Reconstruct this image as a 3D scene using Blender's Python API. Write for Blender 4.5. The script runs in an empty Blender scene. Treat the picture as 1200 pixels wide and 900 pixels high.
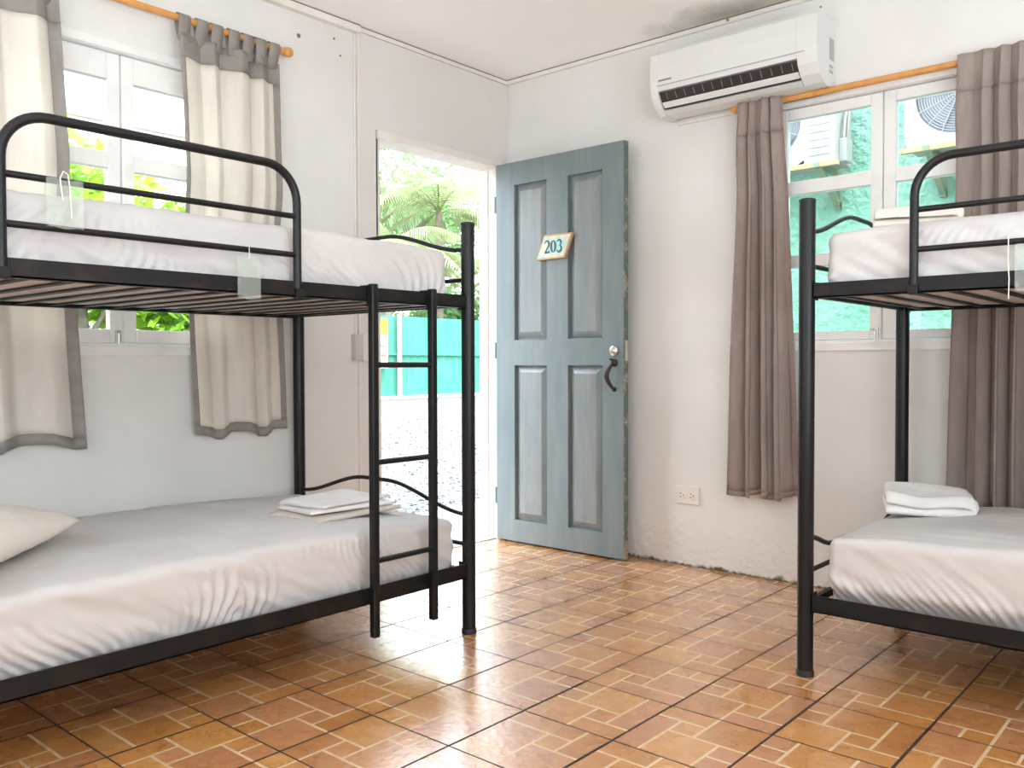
import bpy, bmesh, math, random
from mathutils import Vector, Matrix, noise
random.seed(7)
C = bpy.context.scene.collection
SC = bpy.context.scene
PI = math.pi

# ------------------------------------------------------------------ camera
cam_d = bpy.data.cameras.new('camera')
cam_d.sensor_width = 36.0
cam_d.lens = 30.672
cam_d.clip_start = 0.05
cam_d.clip_end = 300
cam = bpy.data.objects.new('camera', cam_d)
C.objects.link(cam)
_r = Vector((0.7558424, 0.6547488, -0.00250445))
_u = Vector((-0.01325661, 0.01912746, 0.99972916))
_f = Vector((-0.65461938, 0.75560449, -0.0231371))
cam.matrix_world = Matrix(((_r.x, _u.x, -_f.x, 3.25623),
                           (_r.y, _u.y, -_f.y, -3.71747),
                           (_r.z, _u.z, -_f.z, 0.97665),
                           (0, 0, 0, 1)))
SC.camera = cam

# ------------------------------------------------------------------ view, world, sun
SC.view_settings.view_transform = 'Standard'
SC.view_settings.look = 'None'
SC.view_settings.gamma = 1
SC.view_settings.use_curve_mapping = False
SC.view_settings.exposure = 0.0
try:
    SC.cycles.use_denoising = True
    SC.cycles.max_bounces = 14
    SC.cycles.diffuse_bounces = 8
    SC.cycles.glossy_bounces = 4
    SC.cycles.transmission_bounces = 6
    SC.cycles.transparent_max_bounces = 16
    SC.cycles.sample_clamp_indirect = 8
    SC.cycles.caustics_reflective = False
    SC.cycles.caustics_refractive = False
except Exception:
    pass

SKY = 9.0          # brightness of the hazy bright sky
SUN = 5.0
w = bpy.data.worlds.new('sky')
SC.world = w
w.use_nodes = True
nt = w.node_tree
nt.nodes.clear()
out = nt.nodes.new('ShaderNodeOutputWorld')
bg = nt.nodes.new('ShaderNodeBackground')
tc = nt.nodes.new('ShaderNodeTexCoord')
sx = nt.nodes.new('ShaderNodeSeparateXYZ')
cr = nt.nodes.new('ShaderNodeValToRGB')
cr.color_ramp.elements[0].position = 0.45
cr.color_ramp.elements[0].color = (0.92, 0.97, 1.0, 1)
cr.color_ramp.elements[1].position = 1.0
cr.color_ramp.elements[1].color = (0.70, 0.85, 1.0, 1)
ns = nt.nodes.new('ShaderNodeTexNoise')
ns.inputs['Scale'].default_value = 2.5
ns.inputs['Detail'].default_value = 5
mx = nt.nodes.new('ShaderNodeMix')
mx.data_type = 'RGBA'
mx.inputs['B'].default_value = (0.88, 0.94, 1, 1)
mp = nt.nodes.new('ShaderNodeMapRange')
mp.inputs['From Min'].default_value = -1
nt.links.new(tc.outputs['Generated'], sx.inputs[0])
nt.links.new(sx.outputs['Z'], mp.inputs['Value'])
nt.links.new(mp.outputs['Result'], cr.inputs['Fac'])
nt.links.new(tc.outputs['Generated'], ns.inputs['Vector'])
nt.links.new(ns.outputs['Fac'], mx.inputs['Factor'])
nt.links.new(cr.outputs['Color'], mx.inputs['A'])
nt.links.new(mx.outputs['Result'], bg.inputs['Color'])
# overcast-bright haze: brighter overhead than at the horizon
st_ = nt.nodes.new('ShaderNodeMapRange')
st_.inputs['From Min'].default_value = 0.05
st_.inputs['From Max'].default_value = 0.8
st_.inputs['To Min'].default_value = SKY * 0.55
st_.inputs['To Max'].default_value = SKY * 1.5
nt.links.new(sx.outputs['Z'], st_.inputs['Value'])
nt.links.new(st_.outputs['Result'], bg.inputs['Strength'])
nt.links.new(bg.outputs[0], out.inputs[0])

sd = bpy.data.lights.new('sun', 'SUN')
sd.energy = SUN
sd.angle = math.radians(1.5)
sd.color = (1.0, 0.96, 0.9)
sun = bpy.data.objects.new('sun', sd)
C.objects.link(sun)
sun.rotation_euler = Vector((-0.42, 0.10, -0.90)).to_track_quat('-Z', 'Y').to_euler()

def area(name, loc, direction, sx_, sy_, watts, color=(1, 1, 1)):
    """rectangular area lamp, used for added fill light"""
    d = bpy.data.lights.new(name, 'AREA')
    d.shape = 'RECTANGLE'
    d.size, d.size_y = sx_, sy_
    d.energy = watts
    d.color = color
    o = bpy.data.objects.new(name, d)
    C.objects.link(o)
    o.location = loc
    o.rotation_euler = Vector(direction).to_track_quat('-Z', 'Y').to_euler()
    return o
# unseen fill lamps, added and tilted up to brighten ceiling and room
area('fill_uplight_back', (2.6, -4.70, 1.20), (0, 0.3, 1.0), 3.0, 1.0, 85, (0.80, 0.91, 1.0))
area('fill_uplight_side', (4.66, -3.3, 1.10), (-0.45, 0, 1.0), 2.6, 1.0, 165, (0.80, 0.91, 1.0))

# ------------------------------------------------------------------ materials
def S(n, **k):
    for a, b in k.items():
        n.inputs[a].default_value = b
def pbr(name, base, rough=0.6, metal=0.0, col2=None, vscale=8.0, vmin=0.35, vmax=0.7, detail=5,
        bump=0.0, bscale=60.0, bdist=0.002, spec=0.5, transl=0.0, stretch=None, alpha=None, rough2=None):
    m = bpy.data.materials.new(name)
    m.use_nodes = True
    t = m.node_tree
    p = t.nodes['Principled BSDF']
    p.inputs['Base Color'].default_value = (*base, 1)
    p.inputs['Roughness'].default_value = rough
    p.inputs['Metallic'].default_value = metal
    p.inputs['Specular IOR Level'].default_value = spec
    tc = t.nodes.new('ShaderNodeTexCoord')
    src = tc.outputs['Object']
    if stretch:
        mp = t.nodes.new('ShaderNodeMapping')
        mp.inputs['Scale'].default_value = stretch
        t.links.new(src, mp.inputs['Vector'])
        src = mp.outputs['Vector']
    if col2 is not None or rough2 is not None:
        n = t.nodes.new('ShaderNodeTexNoise')
        S(n, Scale=vscale, Detail=detail, Roughness=0.6)
        t.links.new(src, n.inputs['Vector'])
        mr = t.nodes.new('ShaderNodeMapRange')
        S(mr, **{'From Min': vmin, 'From Max': vmax})
        t.links.new(n.outputs['Fac'], mr.inputs['Value'])
        if col2 is not None:
            mi = t.nodes.new('ShaderNodeMix')
            mi.data_type = 'RGBA'
            mi.inputs['A'].default_value = (*base, 1)
            mi.inputs['B'].default_value = (*col2, 1)
            t.links.new(mr.outputs['Result'], mi.inputs['Factor'])
            t.links.new(mi.outputs['Result'], p.inputs['Base Color'])
            m['col'] = 1
        if rough2 is not None:
            mr2 = t.nodes.new('ShaderNodeMapRange')
            S(mr2, **{'From Min': vmin, 'From Max': vmax, 'To Min': rough, 'To Max': rough2})
            t.links.new(n.outputs['Fac'], mr2.inputs['Value'])
            t.links.new(mr2.outputs['Result'], p.inputs['Roughness'])
    if bump:
        n = t.nodes.new('ShaderNodeTexNoise')
        S(n, Scale=bscale, Detail=4)
        t.links.new(src, n.inputs['Vector'])
        b = t.nodes.new('ShaderNodeBump')
        S(b, Strength=bump, Distance=bdist)
        t.links.new(n.outputs['Fac'], b.inputs['Height'])
        t.links.new(b.outputs['Normal'], p.inputs['Normal'])
    if transl:
        tr = t.nodes.new('ShaderNodeBsdfTranslucent')
        tr.inputs['Color'].default_value = (*base, 1)
        if col2 is not None:
            t.links.new(mi.outputs['Result'], tr.inputs['Color'])
        ms = t.nodes.new('ShaderNodeMixShader')
        ms.inputs[0].default_value = transl
        o = t.nodes['Material Output']
        t.links.new(p.outputs[0], ms.inputs[1])
        t.links.new(tr.outputs[0], ms.inputs[2])
        t.links.new(ms.outputs[0], o.inputs['Surface'])
    return m

def film(name, tint, amount, rough=0.05, haze=0.0):
    """clear film or window glass: see-through with a Fresnel sheen and a little milkiness"""
    m = bpy.data.materials.new(name)
    m.use_nodes = True
    t = m.node_tree
    t.nodes.clear()
    o = t.nodes.new('ShaderNodeOutputMaterial')
    tr = t.nodes.new('ShaderNodeBsdfTransparent')
    tr.inputs['Color'].default_value = (*tint, 1)
    gl = t.nodes.new('ShaderNodeBsdfGlossy')
    gl.inputs['Roughness'].default_value = rough
    df = t.nodes.new('ShaderNodeBsdfDiffuse')
    df.inputs['Color'].default_value = (0.85, 0.9, 0.86, 1)
    m1 = t.nodes.new('ShaderNodeMixShader')
    m1.inputs[0].default_value = haze
    t.links.new(tr.outputs[0], m1.inputs[1])
    t.links.new(df.outputs[0], m1.inputs[2])
    fr = t.nodes.new('ShaderNodeFresnel')
    fr.inputs['IOR'].default_value = 1.35
    ml = t.nodes.new('ShaderNodeMath')
    ml.operation = 'MULTIPLY'
    ml.inputs[1].default_value = amount
    t.links.new(fr.outputs[0], ml.inputs[0])
    m2 = t.nodes.new('ShaderNodeMixShader')
    t.links.new(ml.outputs[0], m2.inputs[0])
    t.links.new(m1.outputs[0], m2.inputs[1])
    t.links.new(gl.outputs[0], m2.inputs[2])
    t.links.new(m2.outputs[0], o.inputs['Surface'])
    return m

def wall_mat(name, base, col2, rough_low=True):
    """painted plaster: faint mottling, roller texture, flaking and grime close to the floor"""
    m = bpy.data.materials.new(name)
    m.use_nodes = True
    t = m.node_tree
    p = t.nodes['Principled BSDF']
    S(p, Roughness=0.62)
    p.inputs['Specular IOR Level'].default_value = 0.25
    tc = t.nodes.new('ShaderNodeTexCoord')
    n = t.nodes.new('ShaderNodeTexNoise'); S(n, Scale=2.2, Detail=6, Roughness=0.6)
    t.links.new(tc.outputs['Object'], n.inputs['Vector'])
    mr = t.nodes.new('ShaderNodeMapRange'); S(mr, **{'From Min': 0.35, 'From Max': 0.72})
    t.links.new(n.outputs['Fac'], mr.inputs['Value'])
    mi = t.nodes.new('ShaderNodeMix'); mi.data_type = 'RGBA'
    mi.inputs['A'].default_value = (*base, 1); mi.inputs['B'].default_value = (*col2, 1)
    t.links.new(mr.outputs['Result'], mi.inputs['Factor'])
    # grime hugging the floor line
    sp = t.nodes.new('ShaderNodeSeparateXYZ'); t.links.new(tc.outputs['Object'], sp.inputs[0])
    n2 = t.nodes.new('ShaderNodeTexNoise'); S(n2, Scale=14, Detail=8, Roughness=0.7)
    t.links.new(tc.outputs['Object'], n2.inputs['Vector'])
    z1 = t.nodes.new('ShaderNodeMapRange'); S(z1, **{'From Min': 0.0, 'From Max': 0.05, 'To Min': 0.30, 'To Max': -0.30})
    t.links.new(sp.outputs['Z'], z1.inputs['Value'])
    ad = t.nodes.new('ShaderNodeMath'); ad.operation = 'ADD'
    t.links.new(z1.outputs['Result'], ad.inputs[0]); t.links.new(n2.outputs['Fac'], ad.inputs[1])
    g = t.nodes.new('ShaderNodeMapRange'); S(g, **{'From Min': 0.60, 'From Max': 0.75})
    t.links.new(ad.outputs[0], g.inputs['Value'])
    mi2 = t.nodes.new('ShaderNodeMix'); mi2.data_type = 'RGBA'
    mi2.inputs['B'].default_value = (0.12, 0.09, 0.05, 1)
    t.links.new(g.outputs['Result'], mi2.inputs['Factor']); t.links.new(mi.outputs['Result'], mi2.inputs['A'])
    t.links.new(mi2.outputs['Result'], p.inputs['Base Color'])
    # relief: fine roller texture plus lumps low down
    n3 = t.nodes.new('ShaderNodeTexNoise'); S(n3, Scale=26, Detail=6)
    t.links.new(tc.outputs['Object'], n3.inputs['Vector'])
    zz = t.nodes.new('ShaderNodeMapRange'); S(zz, **{'From Min': 0.02, 'From Max': 0.28, 'To Min': 1.0, 'To Max': 0.07})
    t.links.new(sp.outputs['Z'], zz.inputs['Value'])
    ml = t.nodes.new('ShaderNodeMath'); ml.operation = 'MULTIPLY'
    t.links.new(n3.outputs['Fac'], ml.inputs[0]); t.links.new(zz.outputs['Result'], ml.inputs[1])
    b = t.nodes.new('ShaderNodeBump'); S(b, Strength=0.8, Distance=0.014)
    t.links.new(ml.outputs[0], b.inputs['Height']); t.links.new(b.outputs['Normal'], p.inputs['Normal'])
    return m

M = {}
M['wall'] = wall_mat('wall_paint', (0.70, 0.69, 0.665), (0.76, 0.75, 0.73))
M['panel'] = pbr('boxed_wall_paint', (0.68, 0.655, 0.63), 0.6, col2=(0.72, 0.70, 0.675), vscale=2, bump=0.15, bscale=40)
M['trim'] = pbr('trim_paint', (0.80, 0.76, 0.72), 0.5, col2=(0.74, 0.68, 0.62), vscale=12, bump=0.1)
M['gap'] = pbr('gap_dirt_and_painted_shade', (0.20, 0.17, 0.14), 0.9)  # dark plugs and nails, and the shadow line painted above the mouldings
M['winwood'] = pbr('window_paint', (0.80, 0.79, 0.77), 0.4, col2=(0.70, 0.68, 0.66), vscale=9, vmin=.5, vmax=.8, bump=0.1)
M['glass'] = film('window_glass', (0.97, 1.0, 0.99), 0.8, 0.02, 0.0)
M['plastic_film'] = film('clear_plastic', (0.93, 0.96, 0.93), 0.9, 0.12, 0.13)
M['black'] = pbr('black_enamel', (0.007, 0.008, 0.009), 0.36, col2=(0.012, 0.010, 0.010), vscale=20, bump=0.15, bscale=90, spec=0.3)
M['rail'] = pbr('black_angle_iron', (0.007, 0.007, 0.007), 0.5, col2=(0.024, 0.013, 0.010), vscale=14, vmin=.45, vmax=.8, bump=0.25, bscale=60, spec=0.25)
M['cap'] = pbr('black_plastic_cap', (0.012, 0.012, 0.012), 0.55)
M['sheet'] = pbr('white_sheet', (0.60, 0.575, 0.56), 0.75, col2=(0.55, 0.525, 0.515), vscale=5, bump=0.2, bscale=30, bdist=0.006, spec=0.25)
M['sheet2'] = pbr('folded_white_cotton', (0.82, 0.80, 0.79), 0.8, col2=(0.74, 0.70, 0.67), vscale=10, bump=0.3, bscale=40, bdist=0.006, spec=0.2)
M['tanlinen'] = pbr('folded_beige_cotton', (0.66, 0.60, 0.54), 0.85, col2=(0.56, 0.50, 0.45), vscale=14, bump=0.3, bscale=60, bdist=0.004, spec=0.2)
M['pillow'] = pbr('cream_pillowcase', (0.76, 0.70, 0.63), 0.8, col2=(0.70, 0.64, 0.58), vscale=6, bump=0.3, bscale=16, bdist=0.01, spec=0.2)
M['cream'] = pbr('cream_linen', (0.88, 0.83, 0.76), 0.9, col2=(0.80, 0.75, 0.68), vscale=6, bump=0.3, bscale=260, transl=0.30, stretch=(3, 3, 0.7))
M['greylinen'] = pbr('grey_linen', (0.36, 0.33, 0.30), 0.9, col2=(0.29, 0.265, 0.24), vscale=14, bump=0.3, bscale=260, transl=0.2)
M['taupe'] = pbr('taupe_curtain', (0.36, 0.29, 0.255), 0.85, col2=(0.29, 0.23, 0.21), vscale=10, bump=0.25, bscale=260, transl=0.12, stretch=(3, 3, 0.6))
M['rodwood'] = pbr('varnished_pine', (0.70, 0.34, 0.10), 0.42, col2=(0.58, 0.25, 0.07), vscale=18, stretch=(1, 1, 1))
M['doorpaint'] = pbr('blue_grey_paint', (0.145, 0.19, 0.205), 0.42, col2=(0.20, 0.235, 0.24), vscale=5, bump=0.25, bscale=30, stretch=(3, 3, 0.5), bdist=0.003)
M['doorpanel'] = pbr('blue_grey_panel_paint', (0.18, 0.21, 0.22), 0.38, col2=(0.25, 0.265, 0.265), vscale=6, bump=0.25, bscale=30, stretch=(3, 3, 0.5), bdist=0.003)
M['dooredge'] = pbr('worn_door_edge', (0.11, 0.14, 0.13), 0.6, col2=(0.40, 0.34, 0.26), vscale=22, vmin=.5, vmax=.65)
M['steel'] = pbr('worn_chrome', (0.62, 0.60, 0.55), 0.3, metal=0.9)
M['darkmetal'] = pbr('dark_bronze', (0.06, 0.045, 0.045), 0.4, metal=0.6)
M['plaquewood'] = pbr('light_wood', (0.66, 0.42, 0.20), 0.55, col2=(0.55, 0.33, 0.15), vscale=30)
M['plaqueface'] = pbr('plaque_face', (0.74, 0.68, 0.50), 0.6, col2=(0.42, 0.64, 0.62), vscale=24, vmin=.35, vmax=.6, detail=1)
M['teal_ink'] = pbr('teal_paint', (0.015, 0.12, 0.16), 0.5)
M['acwhite'] = pbr('white_plastic', (0.70, 0.70, 0.69), 0.35)
M['acdark'] = pbr('dark_outlet_plastic', (0.03, 0.022, 0.022), 0.5)  # near-black plastic filling the outlet slot
M['acgrey'] = pbr('grey_plastic', (0.22, 0.20, 0.19), 0.45)
M['label'] = pbr('grey_label', (0.42, 0.42, 0.42), 0.6)
M['whiteplate'] = pbr('ivory_plastic', (0.76, 0.72, 0.68), 0.4)
M['greyplate'] = pbr('grey_plastic_box', (0.55, 0.53, 0.52), 0.5)
M['slot'] = pbr('dark_slot', (0.05, 0.04, 0.04), 0.7)
M['string'] = pbr('white_string', (0.85, 0.80, 0.70), 0.8)
# outside
M['teal_fence'] = pbr('teal_painted_sheet', (0.030, 0.215, 0.145), 0.6, col2=(0.05, 0.24, 0.17), vscale=1.5, bump=0.1)
M['teal_stucco'] = pbr('teal_stucco', (0.15, 0.34, 0.26), 0.8, col2=(0.23, 0.41, 0.325), vscale=6, bump=1.0, bscale=22, bdist=0.03)
M['gravel'] = pbr('pale_gravel', (0.15, 0.145, 0.14), 0.9, col2=(0.015, 0.015, 0.018), vscale=26, vmin=.45, vmax=.62, detail=3, bump=1.0, bscale=30, bdist=0.03)
M['stone'] = pbr('pale_stone', (0.17, 0.165, 0.16), 0.8)
M['darkstone'] = pbr('dark_stone', (0.045, 0.045, 0.05), 0.8)
M['soil'] = pbr('bare_soil', (0.34, 0.28, 0.2), 0.95, col2=(0.22, 0.25, 0.12), vscale=3)
M['leaf'] = pbr('bright_leaf', (0.20, 0.42, 0.03), 0.5, col2=(0.36, 0.52, 0.05), vscale=3, transl=0.5)
M['leafd'] = pbr('deep_green_leaf', (0.13, 0.30, 0.10), 0.5, col2=(0.26, 0.42, 0.18), vscale=1.2, transl=0.35)
M['palmleaf'] = pbr('palm_frond', (0.28, 0.34, 0.15), 0.35, col2=(0.42, 0.46, 0.28), vscale=2, transl=0.35)
M['bark'] = pbr('bark', (0.28, 0.24, 0.19), 0.9, col2=(0.18, 0.15, 0.12), vscale=8)
M['housewhite'] = pbr('white_house_paint', (0.82, 0.81, 0.80), 0.8)
M['pinkpost'] = pbr('faded_post', (0.52, 0.40, 0.40), 0.7)
M['whitepost'] = pbr('white_pipe', (0.8, 0.82, 0.82), 0.5)
M['yellow'] = pbr('yellow_sign', (0.80, 0.55, 0.02), 0.6)
M['signwhite'] = pbr('white_sign', (0.8, 0.78, 0.76), 0.6)
M['signred'] = pbr('red_sign', (0.62, 0.10, 0.08), 0.6)
M['rustpost'] = pbr('brown_pipe', (0.36, 0.16, 0.10), 0.7)
M['condwhite'] = pbr('condenser_white', (0.25, 0.25, 0.245), 0.5)
M['condgrille'] = pbr('condenser_dark', (0.19, 0.19, 0.25), 0.6)
M['bracket'] = pbr('green_bracket', (0.09, 0.20, 0.14), 0.6, col2=(0.20, 0.17, 0.10), vscale=9)
M['orangewood'] = pbr('bracket_board', (0.34, 0.24, 0.12), 0.7)
M['concrete'] = pbr('concrete', (0.45, 0.43, 0.40), 0.9, col2=(0.35, 0.33, 0.3), vscale=4)

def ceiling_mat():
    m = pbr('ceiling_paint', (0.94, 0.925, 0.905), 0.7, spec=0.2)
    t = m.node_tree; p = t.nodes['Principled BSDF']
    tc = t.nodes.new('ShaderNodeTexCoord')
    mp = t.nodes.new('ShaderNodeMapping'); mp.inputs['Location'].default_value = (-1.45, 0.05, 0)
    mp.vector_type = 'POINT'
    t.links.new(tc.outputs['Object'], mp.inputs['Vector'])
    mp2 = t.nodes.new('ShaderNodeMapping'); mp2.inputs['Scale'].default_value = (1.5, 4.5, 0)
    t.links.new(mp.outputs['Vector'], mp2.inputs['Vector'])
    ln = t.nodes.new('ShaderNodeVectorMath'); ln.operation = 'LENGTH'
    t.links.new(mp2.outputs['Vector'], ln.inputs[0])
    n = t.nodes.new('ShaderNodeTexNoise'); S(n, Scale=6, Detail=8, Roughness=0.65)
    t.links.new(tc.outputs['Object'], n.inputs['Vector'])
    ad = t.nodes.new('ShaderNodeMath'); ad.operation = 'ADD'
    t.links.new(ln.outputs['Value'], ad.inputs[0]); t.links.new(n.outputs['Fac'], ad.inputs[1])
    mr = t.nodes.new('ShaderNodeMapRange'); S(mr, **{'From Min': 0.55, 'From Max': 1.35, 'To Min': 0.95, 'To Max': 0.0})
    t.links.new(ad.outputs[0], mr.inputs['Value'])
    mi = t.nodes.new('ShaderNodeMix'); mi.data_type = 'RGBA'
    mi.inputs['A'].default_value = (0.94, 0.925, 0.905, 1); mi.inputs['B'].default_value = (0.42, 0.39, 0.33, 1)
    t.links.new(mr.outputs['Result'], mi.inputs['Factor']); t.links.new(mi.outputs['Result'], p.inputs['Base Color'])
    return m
M['ceil'] = ceiling_mat()

def tile_mat():
    """glazed printed tile: block tone from the face attribute plus cloudy firing marks"""
    m = bpy.data.materials.new('terracotta_block_print')
    m.use_nodes = True
    t = m.node_tree; p = t.nodes['Principled BSDF']
    at = t.nodes.new('ShaderNodeAttribute'); at.attribute_name = 'tone'
    sp = t.nodes.new('ShaderNodeSeparateColor'); t.links.new(at.outputs['Color'], sp.inputs[0])
    tc = t.nodes.new('ShaderNodeTexCoord')
    n = t.nodes.new('ShaderNodeTexNoise'); S(n, Scale=20, Detail=4, Roughness=0.55)
    t.links.new(tc.outputs['Object'], n.inputs['Vector'])
    ad = t.nodes.new('ShaderNodeMath'); ad.operation = 'MULTIPLY_ADD'; ad.inputs[1].default_value = 0.8
    t.links.new(n.outputs['Fac'], ad.inputs[0])
    sb = t.nodes.new('ShaderNodeMath'); sb.operation = 'MULTIPLY_ADD'; sb.inputs[1].default_value = 0.5; sb.inputs[2].default_value = -0.13
    t.links.new(sp.outputs[0], sb.inputs[0]); t.links.new(sb.outputs[0], ad.inputs[2])
    cr = t.nodes.new('ShaderNodeValToRGB')
    e = cr.color_ramp.elements
    e[0].position = 0.05; e[0].color = (0.38, 0.145, 0.040, 1)
    e[1].position = 0.95; e[1].color = (0.66, 0.37, 0.13, 1)
    a = e.new(0.35); a.color = (0.48, 0.20, 0.050, 1)
    a = e.new(0.6); a.color = (0.57, 0.25, 0.062, 1)
    a = e.new(0.8); a.color = (0.62, 0.30, 0.085, 1)
    t.links.new(ad.outputs[0], cr.inputs['Fac'])
    # pinker firing on some blocks
    mi = t.nodes.new('ShaderNodeMix'); mi.data_type = 'RGBA'
    mi.inputs['B'].default_value = (0.50, 0.22, 0.12, 1)
    ml = t.nodes.new('ShaderNodeMath'); ml.operation = 'MULTIPLY'; ml.inputs[1].default_value = 0.6
    t.links.new(sp.outputs[1], ml.inputs[0]); t.links.new(ml.outputs[0], mi.inputs['Factor'])
    t.links.new(cr.outputs['Color'], mi.inputs['A'])
    t.links.new(mi.outputs['Result'], p.inputs['Base Color'])
    n2 = t.nodes.new('ShaderNodeTexNoise'); S(n2, Scale=9, Detail=6)
    t.links.new(tc.outputs['Object'], n2.inputs['Vector'])
    rr = t.nodes.new('ShaderNodeMapRange'); S(rr, **{'From Min': 0.3, 'From Max': 0.7, 'To Min': 0.20, 'To Max': 0.36})
    t.links.new(n2.outputs['Fac'], rr.inputs['Value']); t.links.new(rr.outputs['Result'], p.inputs['Roughness'])
    b = t.nodes.new('ShaderNodeBump'); S(b, Strength=0.22, Distance=0.004)
    n3 = t.nodes.new('ShaderNodeTexNoise'); S(n3, Scale=50, Detail=3)
    t.links.new(tc.outputs['Object'], n3.inputs['Vector'])
    t.links.new(n3.outputs['Fac'], b.inputs['Height']); t.links.new(b.outputs['Normal'], p.inputs['Normal'])
    p.inputs['Specular IOR Level'].default_value = 0.6
    p.inputs['Coat Weight'].default_value = 1.0
    p.inputs['Coat IOR'].default_value = 1.75
    p.inputs['Coat Roughness'].default_value = 0.25
    t.links.new(b.outputs['Normal'], p.inputs['Coat Normal'])
    return m
M['tile'] = tile_mat()
M['joint'] = pbr('tile_printed_joint', (0.72, 0.53, 0.33), 0.28, col2=(0.64, 0.44, 0.25), vscale=20, spec=0.8)
M['grout'] = pbr('dark_grout', (0.035, 0.022, 0.016), 0.8)

# ------------------------------------------------------------------ mesh helpers
class MB:
    """collects shapes; build() links them as one mesh object"""
    def __init__(s, org=(0, 0, 0)):
        s.v = []; s.f = []; s.m = []; s.o = Vector(org); s.sm = []
    def add(s, vs, fs, mi=0, smooth=False):
        b = len(s.v)
        s.v += [tuple(Vector(q) - s.o) for q in vs]
        for f in fs:
            s.f.append(tuple(b + i for i in f)); s.m.append(mi); s.sm.append(smooth)
        return s
    def box(s, x0, x1, y0, y1, z0, z1, mi=0, M4=None):
        vs = [Vector((x, y, z)) for z in (z0, z1) for y in (y0, y1) for x in (x0, x1)]
        if M4 is not None: vs = [M4 @ q for q in vs]
        return s.add(vs, [(0, 2, 3, 1), (4, 5, 7, 6), (0, 1, 5, 4), (2, 6, 7, 3), (0, 4, 6, 2), (1, 3, 7, 5)], mi)
    def tube(s, pts, r, n=12, mi=0, cap=True, radii=None):
        pts = [Vector(p) for p in pts]
        rings = []; up = None
        for i, p in enumerate(pts):
            a = pts[max(i - 1, 0)]; b = pts[min(i + 1, len(pts) - 1)]
            t = (b - a).normalized()
            if up is None:
                up = Vector((0, 0, 1)) if abs(t.z) < 0.9 else Vector((1, 0, 0))
            x = t.cross(up)
            if x.length < 1e-5: x = t.orthogonal()
            x.normalize(); y = x.cross(t).normalized(); up = y
            rr = radii[i] if radii else r
            rings.append([p + x * rr * math.cos(2 * PI * k / n) + y * rr * math.sin(2 * PI * k / n) for k in range(n)])
        vs = [q for rg in rings for q in rg]; fs = []
        for i in range(len(pts) - 1):
            for k in range(n):
                k2 = (k + 1) % n
                fs.append((i * n + k, i * n + k2, (i + 1) * n + k2, (i + 1) * n + k))
        s.add(vs, fs, mi, True)
        if cap:
            s.add(rings[0], [tuple(range(n))[::-1]], mi); s.add(rings[-1], [tuple(range(n))], mi)
        return s
    def lathe(s, c, prof, axis='z', n=24, mi=0):
        """prof = [(radius, height)...] about axis through c"""
        c = Vector(c); vs = []
        for r, h in prof:
            for k in range(n):
                a = 2 * PI * k / n
                p = {'z': (r * math.cos(a), r * math.sin(a), h), 'y': (r * math.cos(a), h, r * math.sin(a)), 'x': (h, r * math.cos(a), r * math.sin(a))}[axis]
                vs.append(c + Vector(p))
        fs = []
        for i in range(len(prof) - 1):
            for k in range(n):
                k2 = (k + 1) % n
                fs.append((i * n + k, i * n + k2, (i + 1) * n + k2, (i + 1) * n + k))
        s.add(vs, fs, mi, True)
        L = (len(prof) - 1) * n
        s.add(vs[:n], [tuple(range(n))[::-1]], mi); s.add(vs[L:], [tuple(range(n))], mi)
        return s
    def prism(s, prof, x0, x1, mi=0, axis='x'):
        n = len(prof)
        if axis == 'x':
            vs = [(x0, a, b) for a, b in prof] + [(x1, a, b) for a, b in prof]
        else:
            vs = [(a, x0, b) for a, b in prof] + [(a, x1, b) for a, b in prof]
        fs = [tuple(range(n)), tuple(range(n, 2 * n))[::-1]] + [(i, i + n, (i + 1) % n + n, (i + 1) % n) for i in range(n)]
        return s.add(vs, fs, mi)
    def build(s, name, mats, parent=None, bevel=0, weld=False, flip_fix=True, seg=2, solid=0):
        me = bpy.data.meshes.new(name)
        me.from_pydata(s.v, [], s.f)
        if not isinstance(mats, (list, tuple)): mats = [mats]
        for m in mats: me.materials.append(m)
        me.polygons.foreach_set('material_index', s.m)
        me.polygons.foreach_set('use_smooth', s.sm)
        if weld or flip_fix:
            bm = bmesh.new(); bm.from_mesh(me)
            if weld: bmesh.ops.remove_doubles(bm, verts=bm.verts, dist=1e-5)
            if flip_fix: bmesh.ops.recalc_face_normals(bm, faces=bm.faces)
            bm.to_mesh(me); bm.free()
        me.update()
        o = bpy.data.objects.new(name, me)
        C.objects.link(o)
        if parent is not None: o.parent = parent
        elif s.o.length: o.location = s.o
        if solid:
            md = o.modifiers.new('thick', 'SOLIDIFY'); md.thickness = solid; md.offset = 0
        if bevel:
            md = o.modifiers.new('bevel', 'BEVEL'); md.width = bevel; md.segments = seg; md.limit_method = 'ANGLE'; md.angle_limit = math.radians(40)
        return o

def tag(o, label=None, cat=None, group=None, kind=None):
    if label: o['label'] = label
    if cat: o['category'] = cat
    if group: o['group'] = group
    if kind: o['kind'] = kind
    return o
def thing(name, loc, label, cat, group=None, rz=0.0):
    o = bpy.data.objects.new(name, None); C.objects.link(o)
    o.empty_display_size = 0.1
    o.location = loc; o.rotation_euler = (0, 0, rz)
    return tag(o, label, cat, group)
def struct_empty(name, loc=(0, 0, 0)):
    o = bpy.data.objects.new(name, None); C.objects.link(o); o.location = loc
    o['kind'] = 'structure'; return o
def struct(name, mb, mats, **k):
    o = mb.build(name, mats, **k); o['kind'] = 'structure'; return o
def arc(c, r, a0, a1, n, plane):
    out = []
    for i in range(n + 1):
        a = a0 + (a1 - a0) * i / n
        out.append(plane(c[0] + r * math.cos(a), c[1] + r * math.sin(a)))
    return out
def sm01(x): 
    x = max(0., min(1., x)); return x * x * (3 - 2 * x)

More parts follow.
